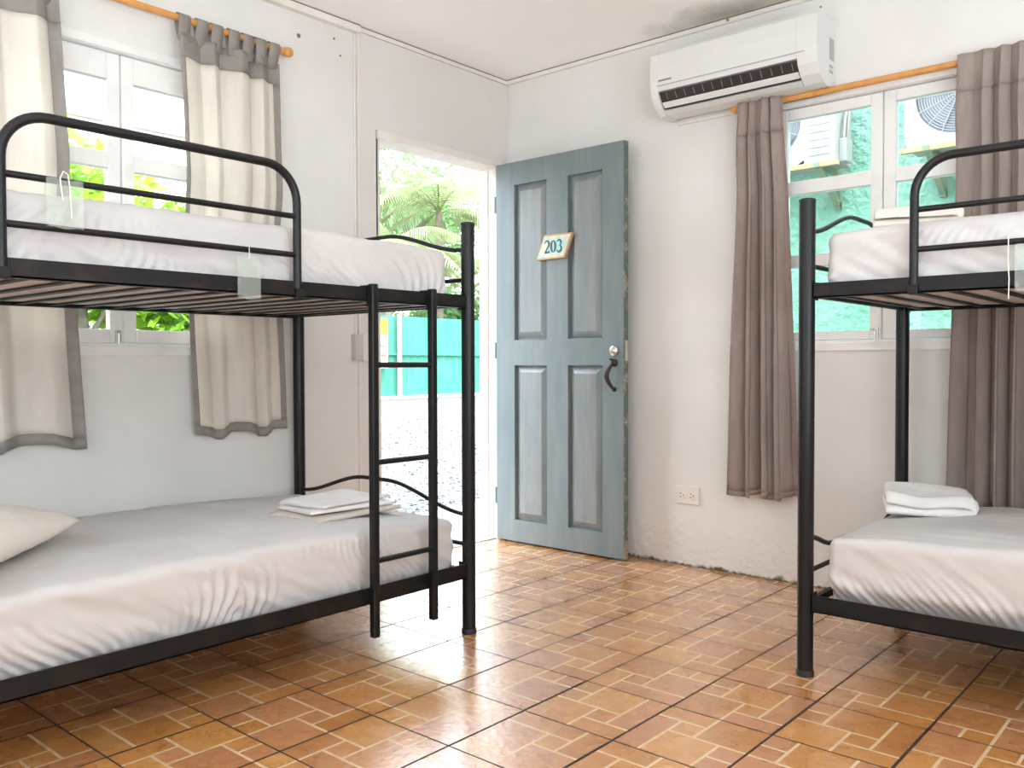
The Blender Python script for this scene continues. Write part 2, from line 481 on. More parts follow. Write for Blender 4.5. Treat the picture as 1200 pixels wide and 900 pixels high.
# ------------------------------------------------------------------ room shell
H = 2.562
XE, YS = 4.75, -4.75            # unseen side wall and back wall
T = 0.12

def wall_with_holes(mb, axis, p0, p1, a0, a1, holes, ztop=H):
    """axis 'x': slab between x=p0..p1 running along y a0..a1; holes=(a,b,z0,z1)"""
    cuts = sorted(set([a0, a1] + [h[0] for h in holes] + [h[1] for h in holes]))
    for i in range(len(cuts) - 1):
        s_, e_ = cuts[i], cuts[i + 1]; mid = (s_ + e_) / 2
        zs = [(h[2], h[3]) for h in holes if h[0] <= mid <= h[1]]
        spans = []
        z = 0.0
        for z0, z1 in sorted(zs):
            if z0 > z: spans.append((z, z0))
            z = z1
        if z < ztop: spans.append((z, ztop))
        for z0, z1 in spans:
            if axis == 'x': mb.box(p0, p1, s_, e_, z0, z1)
            else: mb.box(s_, e_, p0, p1, z0, z1)
    return mb

WL = (-2.68, -1.68, 1.045, 2.165)        # left window opening (y0,y1,z0,z1)
DO = (-0.945, -0.09, 0.0, 2.075)         # doorway
WR = (1.55, 2.54, 1.062, 2.118)          # right window opening (x0,x1,z0,z1)
struct('wall_left', wall_with_holes(MB(), 'x', -T, 0, YS - T, T, [WL, DO]), M['wall'], flip_fix=False)
struct('wall_right', wall_with_holes(MB(), 'y', 0, T, 0, XE, [WR]), M['wall'], flip_fix=False)
struct('wall_back', wall_with_holes(MB(), 'y', YS - T, YS, 0, XE + T, [(0.5, 1.5, 1.05, 2.12)]), M['wall'], flip_fix=False)
struct('wall_side', wall_with_holes(MB(), 'x', XE, XE + T, YS, T, [(-2.2, -1.4, 1.05, 2.12)]), M['wall'], flip_fix=False)
struct('ceiling', MB().box(-0.5, XE + 0.5, YS - 0.5, 0.35, H, H + 0.12), M['ceil'])

# boxed-out wall section round the doorway, with its vertical seam
b = MB()
b.box(0, 0.012, -1.068, -0.965, 0, 2.535); b.box(0, 0.012, -0.965, -0.002, 2.10, 2.535)
struct('trim_1', b, M['panel'])
struct('trim_2', MB().box(0, 0.016, -1.076, -1.068, 0, 2.535), M['trim'])
# ceiling mouldings, each with its dark shadow line painted along the top
struct('trim_3', MB().box(0, 0.030, YS, -1.068, 2.525, 2.556).box(0, 0.030, YS, -1.068, 2.556, H, 1), [M['trim'], M['gap']])
struct('trim_4', MB().box(0, 0.018, -1.068, -0.018, 2.537, 2.556).box(0, 0.016, -1.068, 0, 2.556, H, 1), [M['trim'], M['gap']])
struct('trim_5', MB().box(0, XE, -0.018, 0, 2.537, 2.556).box(0, XE, -0.016, 0, 2.556, H, 1), [M['trim'], M['gap']])
# door casing: head board, hinge jamb and latch jamb
b = MB()
b.box(-T, 0.022, -0.955, -0.045, 2.062, 2.098)
b.box(-T, 0.0, -0.955, -0.93, 0, 2.062)
b.box(-T, 0.020, -0.100, -0.045, 0, 2.062)
b.box(-T + 0.03, -0.05, -0.108, -0.100, 0, 2.062)
struct('trim_6', b, M['trim'], bevel=0.002)
struct('trim_7', MB().box(-T, 0.004, -0.93, -0.10, -0.02, 0.004), M['concrete'])

# ------------------------------------------------------------------ tiled floor
def make_floor():
    TS = 0.30; ox, oy = 0.4846, -2.1549
    g = 0.0030; j = 0.0042
    pat = [(0, 0, 1, 1), (1, 0, 1, 1), (0, 1, 2, 2), (2, 0, 2, 2), (2, 2, 1, 1), (3, 2, 1, 2), (0, 3, 1, 1), (1, 3, 2, 1)]
    pat = [(0, 0, 1, 1), (1, 0, 1, 1), (0, 1, 2, 2), (2, 0, 2, 2), (2, 2, 1, 1), (3, 2, 1, 2), (0, 3, 3, 1)]
    vs, fs, mi, tone = [], [], [], []
    def quad(x0, y0, x1, y1, m, tn, z=0.0):
        if x1 - x0 < 1e-6 or y1 - y0 < 1e-6: return
        b = len(vs); vs.extend([(x0, y0, z), (x1, y0, z), (x1, y1, z), (x0, y1, z)])
        fs.append((b, b + 1, b + 2, b + 3)); mi.append(m); tone.append(tn)
    rnd = random.Random(3)
    x_lo, x_hi, y_lo, y_hi = -0.0, XE, YS, 0.0
    quad(-0.02, YS - 0.02, XE + 0.02, 0.02, 2, (0, 0), -0.0016)
    for ia in range(-3, 16):
        for ib in range(-10, 9):
            tx, ty = ox + ia * TS, oy + ib * TS
            rot = rnd.choice((0, 0, 1, 2, 3)); tt = rnd.uniform(-0.18, 0.18)
            gx = g * rnd.uniform(0.8, 1.6)
            for (a, b_, w_, h_) in pat:
                for _ in range(rot):
                    a, b_, w_, h_ = 4 - b_ - h_, a, h_, w_
                u = TS / 4
                X0, X1 = tx + a * u, tx + (a + w_) * u
                Y0, Y1 = ty + b_ * u, ty + (b_ + h_) * u
                tn = (min(1, max(0, rnd.random() + tt)), 1.0 if rnd.random() < 0.35 else rnd.random() * 0.35)
                l = gx if a == 0 else 0; r_ = gx if a + w_ == 4 else 0
                d = g * 0.85 if b_ == 0 else 0; t_ = g * 0.85 if b_ + h_ == 4 else 0
                X0 += l; X1 -= r_; Y0 += d; Y1 -= t_
                X0, X1 = max(X0, x_lo), min(X1, x_hi); Y0, Y1 = max(Y0, y_lo), min(Y1, y_hi)
                if X1 <= X0 or Y1 <= Y0: continue
                il = 0 if l else j; ir = 0 if r_ else j; idn = 0 if d else j; it = 0 if t_ else j
                x0, x1, y0, y1 = X0 + il, X1 - ir, Y0 + idn, Y1 - it
                if x1 <= x0 or y1 <= y0: continue
                quad(x0, y0, x1, y1, 0, tn)
                quad(X0, Y0, X1, y0, 1, tn); quad(X0, y1, X1, Y1, 1, tn)
                quad(X0, y0, x0, y1, 1, tn); quad(x1, y0, X1, y1, 1, tn)
    me = bpy.data.meshes.new('floor'); me.from_pydata(vs, [], fs)
    for k in ('tile', 'joint', 'grout'): me.materials.append(M[k])
    me.polygons.foreach_set('material_index', mi)
    ca = me.color_attributes.new('tone', 'FLOAT_COLOR', 'CORNER')
    dat = []
    for tn in tone:
        for _ in range(4): dat += [tn[0], tn[1], 0, 1]
    ca.data.foreach_set('color', dat)
    o = bpy.data.objects.new('floor', me); C.objects.link(o); o['kind'] = 'structure'
make_floor()

# ------------------------------------------------------------------ windows
def casement(name, axis, c0, c1, z0, z1, latch=True, rows=((2.05, 1.775), (1.715, 1.452), (1.398, 1.115)), dz=0.0, sgn=1, depth=T):
    """pair of three-pane casement sashes in a painted frame; axis 'x' lies in plane x=0 (outside x<0), axis 'y' in plane y=0"""
    root = struct_empty(name)
    def bx(mb, a0, a1, d0, d1, z0_, z1_, mi=0):
        # d measured outward from the room face
        if axis == 'x': mb.box(-d1, -d0, a0, a1, z0_, z1_, mi)
        else: mb.box(a0, a1, d0, d1, z0_, z1_, mi)
    fr = MB(); fw = 0.035
    bx(fr, c0, c0 + fw, 0, depth, z0, z1); bx(fr, c1 - fw, c1, 0, depth, z0, z1)
    bx(fr, c0 + fw, c1 - fw, 0.0, depth, z1 - 0.022, z1)
    bx(fr, c0 + fw, c1 - fw, 0.0, depth, z0, z0 + 0.012)
    bx(fr, c0 - 0.01, c1 + 0.01, -0.010, 0, z1 - 0.02, z1 + 0.012)
    fr.build('window_frame', M['winwood'], root, bevel=0.002)
    sl = MB(); bx(sl, c0 - 0.02, c1 + 0.02, -0.012, 0.03, z0 - 0.034, z0 + 0.002)
    sl.build('window_sill', M['winwood'], root, bevel=0.004)
    mid = (c0 + c1) / 2
    for k, (a, b_) in enumerate(((c0 + fw, mid - 0.0025), (mid + 0.0025, c1 - fw))):
        s_ = MB(); st = 0.048; d0, d1 = 0.022, 0.058
        zt, zb = z1 - 0.024, z0 + 0.014
        bx(s_, a, a + st, d0, d1, zb, zt); bx(s_, b_ - st, b_, d0, d1, zb, zt)
        prev = zt
        for (pt, pb) in rows:
            bx(s_, a + st, b_ - st, d0, d1, pt + dz, prev); prev = pb + dz
        bx(s_, a + st, b_ - st, d0, d1, zb, prev)
        sash = s_.build('sash', M['winwood'], root, bevel=0.003)
        for (pt, pb) in rows:
            g_ = MB(); bx(g_, a + st - 0.004, b_ - st + 0.004, 0.038, 0.041, pb + dz - 0.004, pt + dz + 0.004)
            g_.build('pane', M['glass'], sash)
    # little hinge leaf and the bolt at the foot of the meeting stiles
    bt = MB()
    if axis == 'x':
        bt.box(-0.022, -0.014, mid - 0.032, mid - 0.014, z0 + 0.012, z0 + 0.062); bt.tube([(-0.010, mid - 0.023, z0 + 0.008), (-0.010, mid - 0.023, z0 + 0.055)], 0.004, 8)
        bt.tube([(-0.010, mid - 0.023, z0 + 0.05), (0.004, mid - 0.034, z0 + 0.056)], 0.003, 8)
    else:
        bt.box(mid - 0.032, mid - 0.014, 0.014, 0.022, z0 + 0.012, z0 + 0.062); bt.tube([(mid - 0.023, 0.010, z0 + 0.008), (mid - 0.023, 0.010, z0 + 0.055)], 0.004, 8)
        bt.tube([(mid - 0.023, 0.010, z0 + 0.05), (mid - 0.036, -0.002, z0 + 0.056)], 0.003, 8)
    bt.build('window_bolt', M['steel'], root)
    return root
casement('window_1', 'x', WL[0], WL[1], WL[2], WL[3], rows=((2.042, 1.772), (1.711, 1.44), (1.385, 1.11)))
casement('window_2', 'y', WR[0], WR[1], WR[2], WR[3], rows=((2.048, 1.777), (1.718, 1.452), (1.398, 1.113)))
# two unseen windows behind the camera, added to let sky light in (plain frames)
def plain_window(name, axis, p, a0, a1, z0, z1):
    root = struct_empty(name); fr = MB()
    def bx(mb, s_, e_, q0, q1, d0=0.0, d1=T):
        if axis == 'x': mb.box(p + d0, p + d1, s_, e_, q0, q1)
        else: mb.box(s_, e_, p - d1, p - d0, q0, q1)
    bx(fr, a0, a0 + .05, z0, z1); bx(fr, a1 - .05, a1, z0, z1); bx(fr, a0 + .05, a1 - .05, z0, z0 + .05); bx(fr, a0 + .05, a1 - .05, z1 - .05, z1)
    m_ = (a0 + a1) / 2; bx(fr, m_ - .03, m_ + .03, z0 + .05, z1 - .05, 0.03, 0.08)
    fr.build('window_frame', M['winwood'], root)
    return root
plain_window('added_window_3', 'y', YS, 0.5, 1.5, 1.05, 2.12)
plain_window('added_window_4', 'x', XE, -2.2, -1.4, 1.05, 2.12)

# ------------------------------------------------------------------ bunk beds
LB = 1.85
def make_bunk(name, loc, rz, W, label):
    """local: x from 0 (back, wall side) to W (front); the ladder end is y=0 and the bed runs to y=-LB"""
    root = thing(name, loc, label, 'bunk bed', rz=rz)
    PR = 0.0245; PH = 1.48
    UP0, UP1 = 1.177, 1.222      # upper side rail
    LO0, LO1 = 0.205, 0.258      # lower side rail
    for px in (0.0, W):
        for py in (0.0, -LB):
            m = MB(); m.tube([(px, py, 0.012), (px, py, 0.80)], PR, 20).tube([(px, py, 0.80), (px, py, 0.803)], PR * 0.96, 20, cap=False).tube([(px, py, 0.803), (px, py, PH)], PR, 20)
            for zz in (UP0 + 0.01, UP1 - 0.005, LO0 + 0.01, LO1 - 0.005):
                m.tube([(px + (-PR - 0.006 if px else PR + 0.0), py, zz), (px + (-PR if px else PR + 0.006), py, zz)], 0.006, 8)
            post = m.build('post', M['black'], root)
            MB().lathe((px, py, 0), [(PR + 0.003, 0), (PR + 0.003, 0.014), (PR + 0.0005, 0.018)], n=20).build('foot_cap', M['cap'], post)
            MB().lathe((px, py, PH), [(PR + 0.001, -0.004), (PR + 0.001, 0.002), (PR * 0.8, 0.005)], n=20).build('top_cap', M['cap'], post)
    y0, y1 = -PR * 0.9, -LB + PR * 0.9
    for (za, zb) in ((UP0, UP1), (LO0, LO1)):
        for px, sg in ((0.0, 1), (W, -1)):
            m = MB()
            fx = px - sg * 0.012 if sg < 0 else px - 0.002
            xa, xb = (px + 0.008, px + 0.012) if sg < 0 else (px - 0.004, px)
            m.box(min(xa, xb), max(xa, xb), y1, y0, za, zb)                      # upright leg of the angle
            xi = px - 0.026 if sg < 0 else px + 0.026
            m.box(min(xa, xi), max(xb, xi), y1, y0, za, za + 0.004)            # flat leg carrying the slats
            for yy in (y0, y1 + 0.004):                                        # end plates bolted to the posts
                m.box(min(xa, xi), max(xb, xi), yy - 0.004, yy, za - 0.006, zb + 0.004)
            m.build('side_rail', M['rail'], root)
        # end cross rails at each deck
        for yy in (0.0, -LB):
            MB().box(PR * 0.9, W - PR * 0.9, yy - 0.010, yy + 0.010, za + 0.005, za + 0.028).build('cross_rail', M['rail'], root, bevel=0.002)
        n = 17
        for k in range(n):
            yy = -0.075 - (LB - 0.15) * k / (n - 1)
            MB().box(-0.003, W + 0.007, yy - 0.014, yy + 0.014, za + 0.0045, za + 0.0075).build('slat', M['rail'], root)
    # wavy head and foot rails
    for yy in (0.0, -LB):
        for zb, wh in ((1.388, 0.088), (0.43, 0.088 if yy == 0.0 else -0.048)):
            m = MB(); pts = []
            for i in range(41):
                u = i / 40; k = abs(2 * u - 1)
                z = zb + wh * sm01((1 - k) / (0.86 if wh > 0 else 0.45)) if k < 1 else zb
                pts.append((PR * 0.7 + u * (W - PR * 1.4), yy, z))
            m.tube(pts, 0.008, 10); m.build('wave_rail', M['black'], root)
            MB().tube([(PR * 0.7, yy, zb - 0.108), (W - PR * 0.7, yy, zb - 0.108)], 0.008, 10).build('end_bar', M['black'], root)
    # guard rail on the open side
    ga, gb = -0.735, -1.535; zt = 1.556; R_ = 0.105; gx = W + 0.006
    m = MB()
    pl = lambda a, z: (gx, a, z)
    pts = [(gx, ga, 1.172), (gx, ga, 1.30), (gx, ga, zt - R_ - 0.02)] + arc((ga - R_, zt - R_), R_, 0, PI / 2, 10, pl) + arc((gb + R_, zt - R_), R_, PI / 2, PI, 10, pl) + [(gx, gb, 1.30), (gx, gb, 1.172)]
    m.tube(pts, 0.0125, 14)
    gr = m.build('guard_rail', M['black'], root)
    for z in (1.413, 1.300):
        MB().tube([(gx, ga, z), (gx, gb, z)], 0.0085, 12).build('guard_bar', M['black'], gr)
    for yy in (ga, gb):
        MB().box(gx - 0.010, gx + 0.017, yy - 0.015, yy + 0.015, 1.174, 1.20).build('guard_bracket', M['rail'], gr, bevel=0.002)
    # hanging ladder
    lx = W + 0.028
    ld = None
    stiles = []
    for yy in (-0.205, -0.465):
        m = MB(); m.box(lx - 0.0125, lx + 0.0125, yy - 0.0125, yy + 0.0125, 0.10, 1.232)
        stiles.append(m)
    m = MB()
    for s_ in stiles: m.add([Vector(q) for q in s_.v], s_.f)
    ld = m.build('ladder', M['black'], root, bevel=0.004)
    for yy in (-0.205, -0.465):
        MB().box(W - 0.020, lx - 0.0125, yy - 0.014, yy + 0.014, 1.2225, 1.228).box(lx - 0.016, lx - 0.0125, yy - 0.014, yy + 0.014, 1.16, 1.2225).build('ladder_hook', M['rail'], ld)
    for z in (0.345, 0.662, 0.974):
        MB().tube([(lx, -0.217, z), (lx, -0.453, z)], 0.0095, 12).build('rung', M['black'], ld)
    return root
bedL = make_bunk('bunk_bed', (0.048, -1.440, 0), 0.0, 1.026, 'black metal bunk bed along the left wall, its ladder in view')
bedR = make_bunk('bunk_bed', (2.172 + LB, -0.125, 0), -PI / 2, 0.942, 'black metal bunk bed beneath the right window, cropped by the photo')

# ------------------------------------------------------------------ mattresses
def make_mattress(name, xa, xb, ya, yb, z0, z1, crown, label, long_axis, seed, tuck=0.02, gth=0.009, reach=1.05, slant=0.5):
    cx, cy, cz = (xa + xb) / 2, (ya + yb) / 2, (z0 + z1) / 2
    hx, hy, hz = (xb - xa) / 2, (yb - ya) / 2, (z1 - z0) / 2
    r = 0.028
    vs = []; fs = []
    def face(o, du, dv, nu, nv):
        b = len(vs)
        for i in range(nu + 1):
            for k in range(nv + 1):
                vs.append(Vector(o) + Vector(du) * (i / nu) + Vector(dv) * (k / nv))
        for i in range(nu):
            for k in range(nv):
                a = b + i * (nv + 1) + k
                fs.append((a, a + nv + 1, a + nv + 2, a + 1))
    nl, nw, nh = 300, 90, 30
    nx, ny = (nl, nw) if long_axis == 'x' else (nw, nl)
    face((-1, -1, 1), (2, 0, 0), (0, 2, 0), nx, ny)
    face((-1, -1, -1), (0, 2, 0), (2, 0, 0), ny // 2 * 2, nx)
    face((-1, -1, -1), (2, 0, 0), (0, 0, 2), nx, nh)
    face((-1, 1, -1), (0, 0, 2), (2, 0, 0), nh, nx)
    face((-1, -1, -1), (0, 0, 2), (0, 2, 0), nh, ny)
    face((1, -1, -1), (0, 2, 0), (0, 0, 2), ny, nh)
    # denser sampling close to the rims
    def warp(t): return math.copysign(1 - (1 - abs(t)) ** 1.25, t)
    res = []
    rr = r
    for q in vs:
        P = Vector((warp(q.x) * hx, warp(q.y) * hy, q.z * hz))
        I = Vector((max(-hx + rr, min(hx - rr, P.x)), max(-hy + rr, min(hy - rr, P.y)), max(-hz + rr, min(hz - rr, P.z))))
        d = P - I
        if d.length > 1e-9:
            n = d.normalized(); P = I + n * rr
        else:
            n = Vector((0, 0, 1 if P.z > 0 else -1))
        s = (P.x / hx if long_axis == 'x' else P.y / hy); t = (P.y / hy if long_axis == 'x' else P.x / hx)
        a = (P.x if long_axis == 'x' else P.y)       # metres along
        zz = (P.z + hz) / (2 * hz)
        side = sm01(1 - abs(n.z) * 1.2)
        if crown: P.z += crown * (1 - abs(s) ** 2.6) * (1 - 0.55 * abs(t) ** 4) * zz
        # elastic gathers: ridges fanning from the lower edge
        low = sm01(1.15 - zz * reach)
        v3 = Vector((a * 1.3 + seed, zz * 0.7, seed * 2.1))
        ph = 95 * (a + 0.06 * zz * math.sin(a * 4 + seed) + slant * (zz * (2 * hz)) * math.copysign(1, s)) + 14 * noise.noise(v3 * 1.5)
        gath = (math.cos(ph) ** 2) ** 1.4 * min(1.3, max(0.0, 0.42 + 2.2 * noise.noise(v3 * 2.3)))
        P += n * side * (gth * low * gath)
        dgn = noise.noise(Vector((a * 5 + zz * 2.2 + seed, zz * 1.2, 3.3)))
        P += n * side * 0.004 * dgn
        dgn = noise.noise(Vector((a * 16 + zz * 5.0, zz * 2.2, seed + t)))
        P += n * side * 0.007 * dgn * (0.4 + low)
        # lazy creases over the top
        top = sm01(n.z)
        P.z += top * (0.006 * noise.noise(Vector((P.x * 5, P.y * 5, seed))) + 0.003 * noise.noise(Vector((P.x * 6 + P.y * 14, P.y * 22, seed + 5))))
        # lower edge tucked in under the mattress
        tk = tuck * sm01((0.35 - zz) / 0.35)
        if abs(n.x) > 0.3: P.x -= math.copysign(tk, n.x)
        if abs(n.y) > 0.3: P.y -= math.copysign(tk, n.y)
        res.append(P + Vector((cx, cy, cz)))
    m = MB((cx, cy, z0)); m.add(res, fs, 0, True)
    o = m.build(name, M['sheet'], weld=True)
    return tag(o, label, 'mattress')
make_mattress('mattress', 0.085, 1.042, -3.235, -1.512, 1.187, 1.383, 0.016, 'sheeted mattress on the upper deck of the left bunk bed', 'y', 1.0, 0.008)
make_mattress('mattress', 0.085, 1.042, -3.235, -1.476, 0.222, 0.415, 0.048, 'sheeted mattress on the lower deck of the left bunk bed', 'y', 4.0, 0.010, 0.010, 0.85, 0.4)
make_mattress('mattress', 2.222, 3.97, -1.040, -0.165, 1.187, 1.380, 0.016, 'sheeted mattress on the upper deck of the right bunk bed', 'x', 7.0, 0.012)
make_mattress('mattress', 2.228, 3.97, -1.040, -0.165, 0.222, 0.432, 0.055, 'sheeted mattress on the lower deck of the right bunk bed, below window', 'x', 9.0, 0.040, 0.007, 1.3, -0.55)

# ------------------------------------------------------------------ curtains
def make_curtain(name, loc, label, axis, top, bot, zt, zb, folds, amp_t, amp_b, d_top, d_bot, mats, bands, group=None, phase=0.0, tabs=0, ztab=None, rodz=None, seed=0, zswitch=1.6, border=None, pleat=False):
    """top/bot = (start,end) along the wall at top and bottom; d = distance from the wall into the room"""
    root = thing(name, loc, label, 'curtain', group)
    O = Vector(loc)
    nu = folds * 22; nz = 64
    def W3(a, d, z):
        return Vector((d, a, z)) if axis == 'x' else Vector((a, -d, z))
    def pt(u, z):
        k = (zt - z) / (zt - zb)
        a0 = top[0] + (bot[0] - top[0]) * k; a1 = top[1] + (bot[1] - top[1]) * k
        ph = 2 * PI * folds * u + phase + 1.3 * noise.noise(Vector((u * 3 + seed, k * 0.8, seed))) * (0.3 + k)
        # irregular fold spacing and depth
        ph += 0.9 * math.sin(2 * PI * u * 2.3 + seed)
        am = (amp_t + (amp_b - amp_t) * sm01(k * 1.3)) * (0.7 + 0.6 * noise.noise(Vector((u * 4 + seed, k * 1.1, 2.0 + seed))) + 0.25)
        s = math.sin(ph); s = math.copysign(abs(s) ** 0.8, s)
        if pleat and k < 0.1:
            am *= 0.55 + 0.45 * sm01(k / 0.1)
            s = math.sin(ph)
        d = (d_top if z > zswitch else d_bot + (d_top - d_bot) * sm01((z - (zswitch - 0.25)) / 0.25))
        d += am * s + 0.004 * noise.noise(Vector((u * 9, z * 5, seed)))
        a = a0 + (a1 - a0) * u + 0.35 * am * math.sin(2 * ph + 0.6) * (1 if 0.02 < u < 0.98 else 0.2)
        zo = z + 0.014 * k * k * math.sin(ph * 0.5 + seed)
        return W3(a, max(d, 0.006), zo)
    first = None
    us_all = [i / nu for i in range(nu + 1)]
    def cloth(nm, ulo, uhi, zhi, zlo, mt, parent, lift=0.0):
        m = MB(O)
        us = [u for u in us_all if ulo - 1e-9 <= u <= uhi + 1e-9]
        rows = max(2, int(nz * (zhi - zlo) / (zt - zb)) + 1)
        vs = [pt(u, zhi + (zlo - zhi) * i / rows) for i in range(rows + 1) for u in us]
        L_ = len(us); fs = []
        for i in range(rows):
            for k in range(L_ - 1):
                fs.append((i * L_ + k, i * L_ + k + 1, (i + 1) * L_ + k + 1, (i + 1) * L_ + k))
        m.add(vs, fs, 0, True)
        return m.build(nm, mt, parent, solid=0.0022 + lift)
    ulo, uhi = 0.0, 1.0
    if border:
        bu = border
        nb = round(bu * nu) / nu
        cloth('side_border', 0, nb, bands['top'], bands['bot'], mats['edge'], root)
        cloth('side_border', 1 - nb, 1, bands['top'], bands['bot'], mats['edge'], root)
        ulo, uhi = nb, 1 - nb
    cloth('cloth', ulo, uhi, bands['top'], bands['bot'], mats['main'], root)
    cloth('header_band', 0, 1, zt, bands['top'], mats['edge'], root, 0.001)
    cloth('hem_band', 0, 1, bands['bot'], zb, mats['hem'], root, 0.001)
    for i in range(tabs):
        u = (i + 0.5) / tabs if tabs > 1 else 0.5
        u = round(u * nu) / nu
        base = pt(u, zt); a = base.y if axis == 'x' else base.x
        d = base.x if axis == 'x' else -base.y
        hw = 0.025; m = MB(O); vs = []; rows = []
        dr = d_top; rr = 0.0185
        path = [(d, zt - 0.03)] + [(dr + (d - dr) * 0.4 + 0.004, zt + 0.008)] + [(dr + rr * math.cos(q), rodz + rr * math.sin(q)) for q in [PI * j / 8 for j in range(-1, 10)]] + [(dr - 0.004 , zt + 0.006), (d - 0.006, zt - 0.03)]
        for (dd, z) in path:
            rows.append((W3(a - hw, max(dd, 0.005), z), W3(a, max(dd, 0.005) , z), W3(a + hw, max(dd, 0.005), z)))
        vs = [q for r_ in rows for q in r_]
        fs = []
        for j in range(len(rows) - 1):
            for c_ in range(2): fs.append((j * 3 + c_, j * 3 + c_ + 1, (j + 1) * 3 + c_ + 1, (j + 1) * 3 + c_))
        m.add(vs, fs, 0, True); m.build('tab', mats['edge'], root, solid=0.002)
    return root

lm = {'main': M['cream'], 'edge': M['greylinen'], 'hem': M['greylinen']}
make_curtain('curtain', (0.07, -1.765, 2.26), 'cream curtain with grey border hanging right of the left window', 'x', (-1.998, -1.530), (-1.925, -1.495), 2.255, 0.685, 4, 0.024, 0.013, 0.062, 0.028, lm, {'top': 2.165, 'bot': 0.725}, 'cream curtains of the left window', tabs=7, rodz=2.315, seed=1.7, zswitch=1.75, border=0.06)
make_curtain('curtain', (0.07, -2.69, 2.26), 'cream curtain with grey border hanging left of the left window, cut by the photo edge', 'x', (-2.93, -2.440), (-2.93, -2.345), 2.255, 0.685, 4, 0.024, 0.013, 0.062, 0.028, lm, {'top': 2.165, 'bot': 0.725}, 'cream curtains of the left window', tabs=6, rodz=2.315, seed=5.1, zswitch=1.75, border=0.07)
rm = {'main': M['taupe'], 'edge': M['taupe'], 'hem': M['taupe']}
make_curtain('curtain', (1.56, -0.07, 2.14), 'narrow taupe pleated curtain left of the right window, below the air conditioner', 'y', (1.455, 1.655), (1.412, 1.728), 2.138, 0.382, 4, 0.020, 0.040, 0.090, 0.066, rm, {'top': 1.985, 'bot': 0.405}, 'taupe curtains of the right window', pleat=True, seed=2.2, zswitch=1.95)
make_curtain('curtain', (2.60, -0.07, 2.14), 'taupe pleated curtain right of the right window, behind the right bunk bed', 'y', (2.352, 2.90), (2.318, 2.93), 2.142, 0.40, 8, 0.020, 0.034, 0.090, 0.056, rm, {'top': 2.00, 'bot': 0.42}, 'taupe curtains of the right window', pleat=True, seed=8.4, zswitch=1.95)

# rods
def rod(loc, label, axis, a0, a1, d, z, r):
    root = thing('curtain_rod', loc, label, 'curtain rod')
    O = Vector(loc)
    W3 = (lambda a, dd, zz: (dd, a, zz)) if axis == 'x' else (lambda a, dd, zz: (a, -dd, zz))
    MB(O).tube([W3(a0, d, z), W3(a1, d, z)], r, 18).build('rod', M['rodwood'], root)
    for a, s in ((a0, -1), (a1, 1)):
        m = MB(O)
        prof = [(r * 0.9, 0), (r * 1.35, 0.004), (r * 1.55, 0.016), (r * 1.5, 0.028), (r * 1.1, 0.038)]
        pts = [W3(a + s * h, d, z) for _, h in prof]
        m.tube(pts, r, 18, radii=[q for q, _ in prof]).build('finial', M['rodwood'], root)
    L_ = a1 - a0
    for a in (a0 + 0.012, a1 - 0.012):
        m = MB(O); m.tube([W3(a, 0.0, z), W3(a, d, z)], r * 0.6, 12).build('bracket', M['rodwood'], root)
    return root
rod((0.062, -2.2, 2.315), 'varnished pine curtain rod above the left window', 'x', -2.96, -1.512, 0.062, 2.315, 0.0135)
rod((2.2, -0.052, 2.116), 'varnished pine curtain rod above the right window', 'y', 1.445, 2.96, 0.052, 2.122, 0.0135)

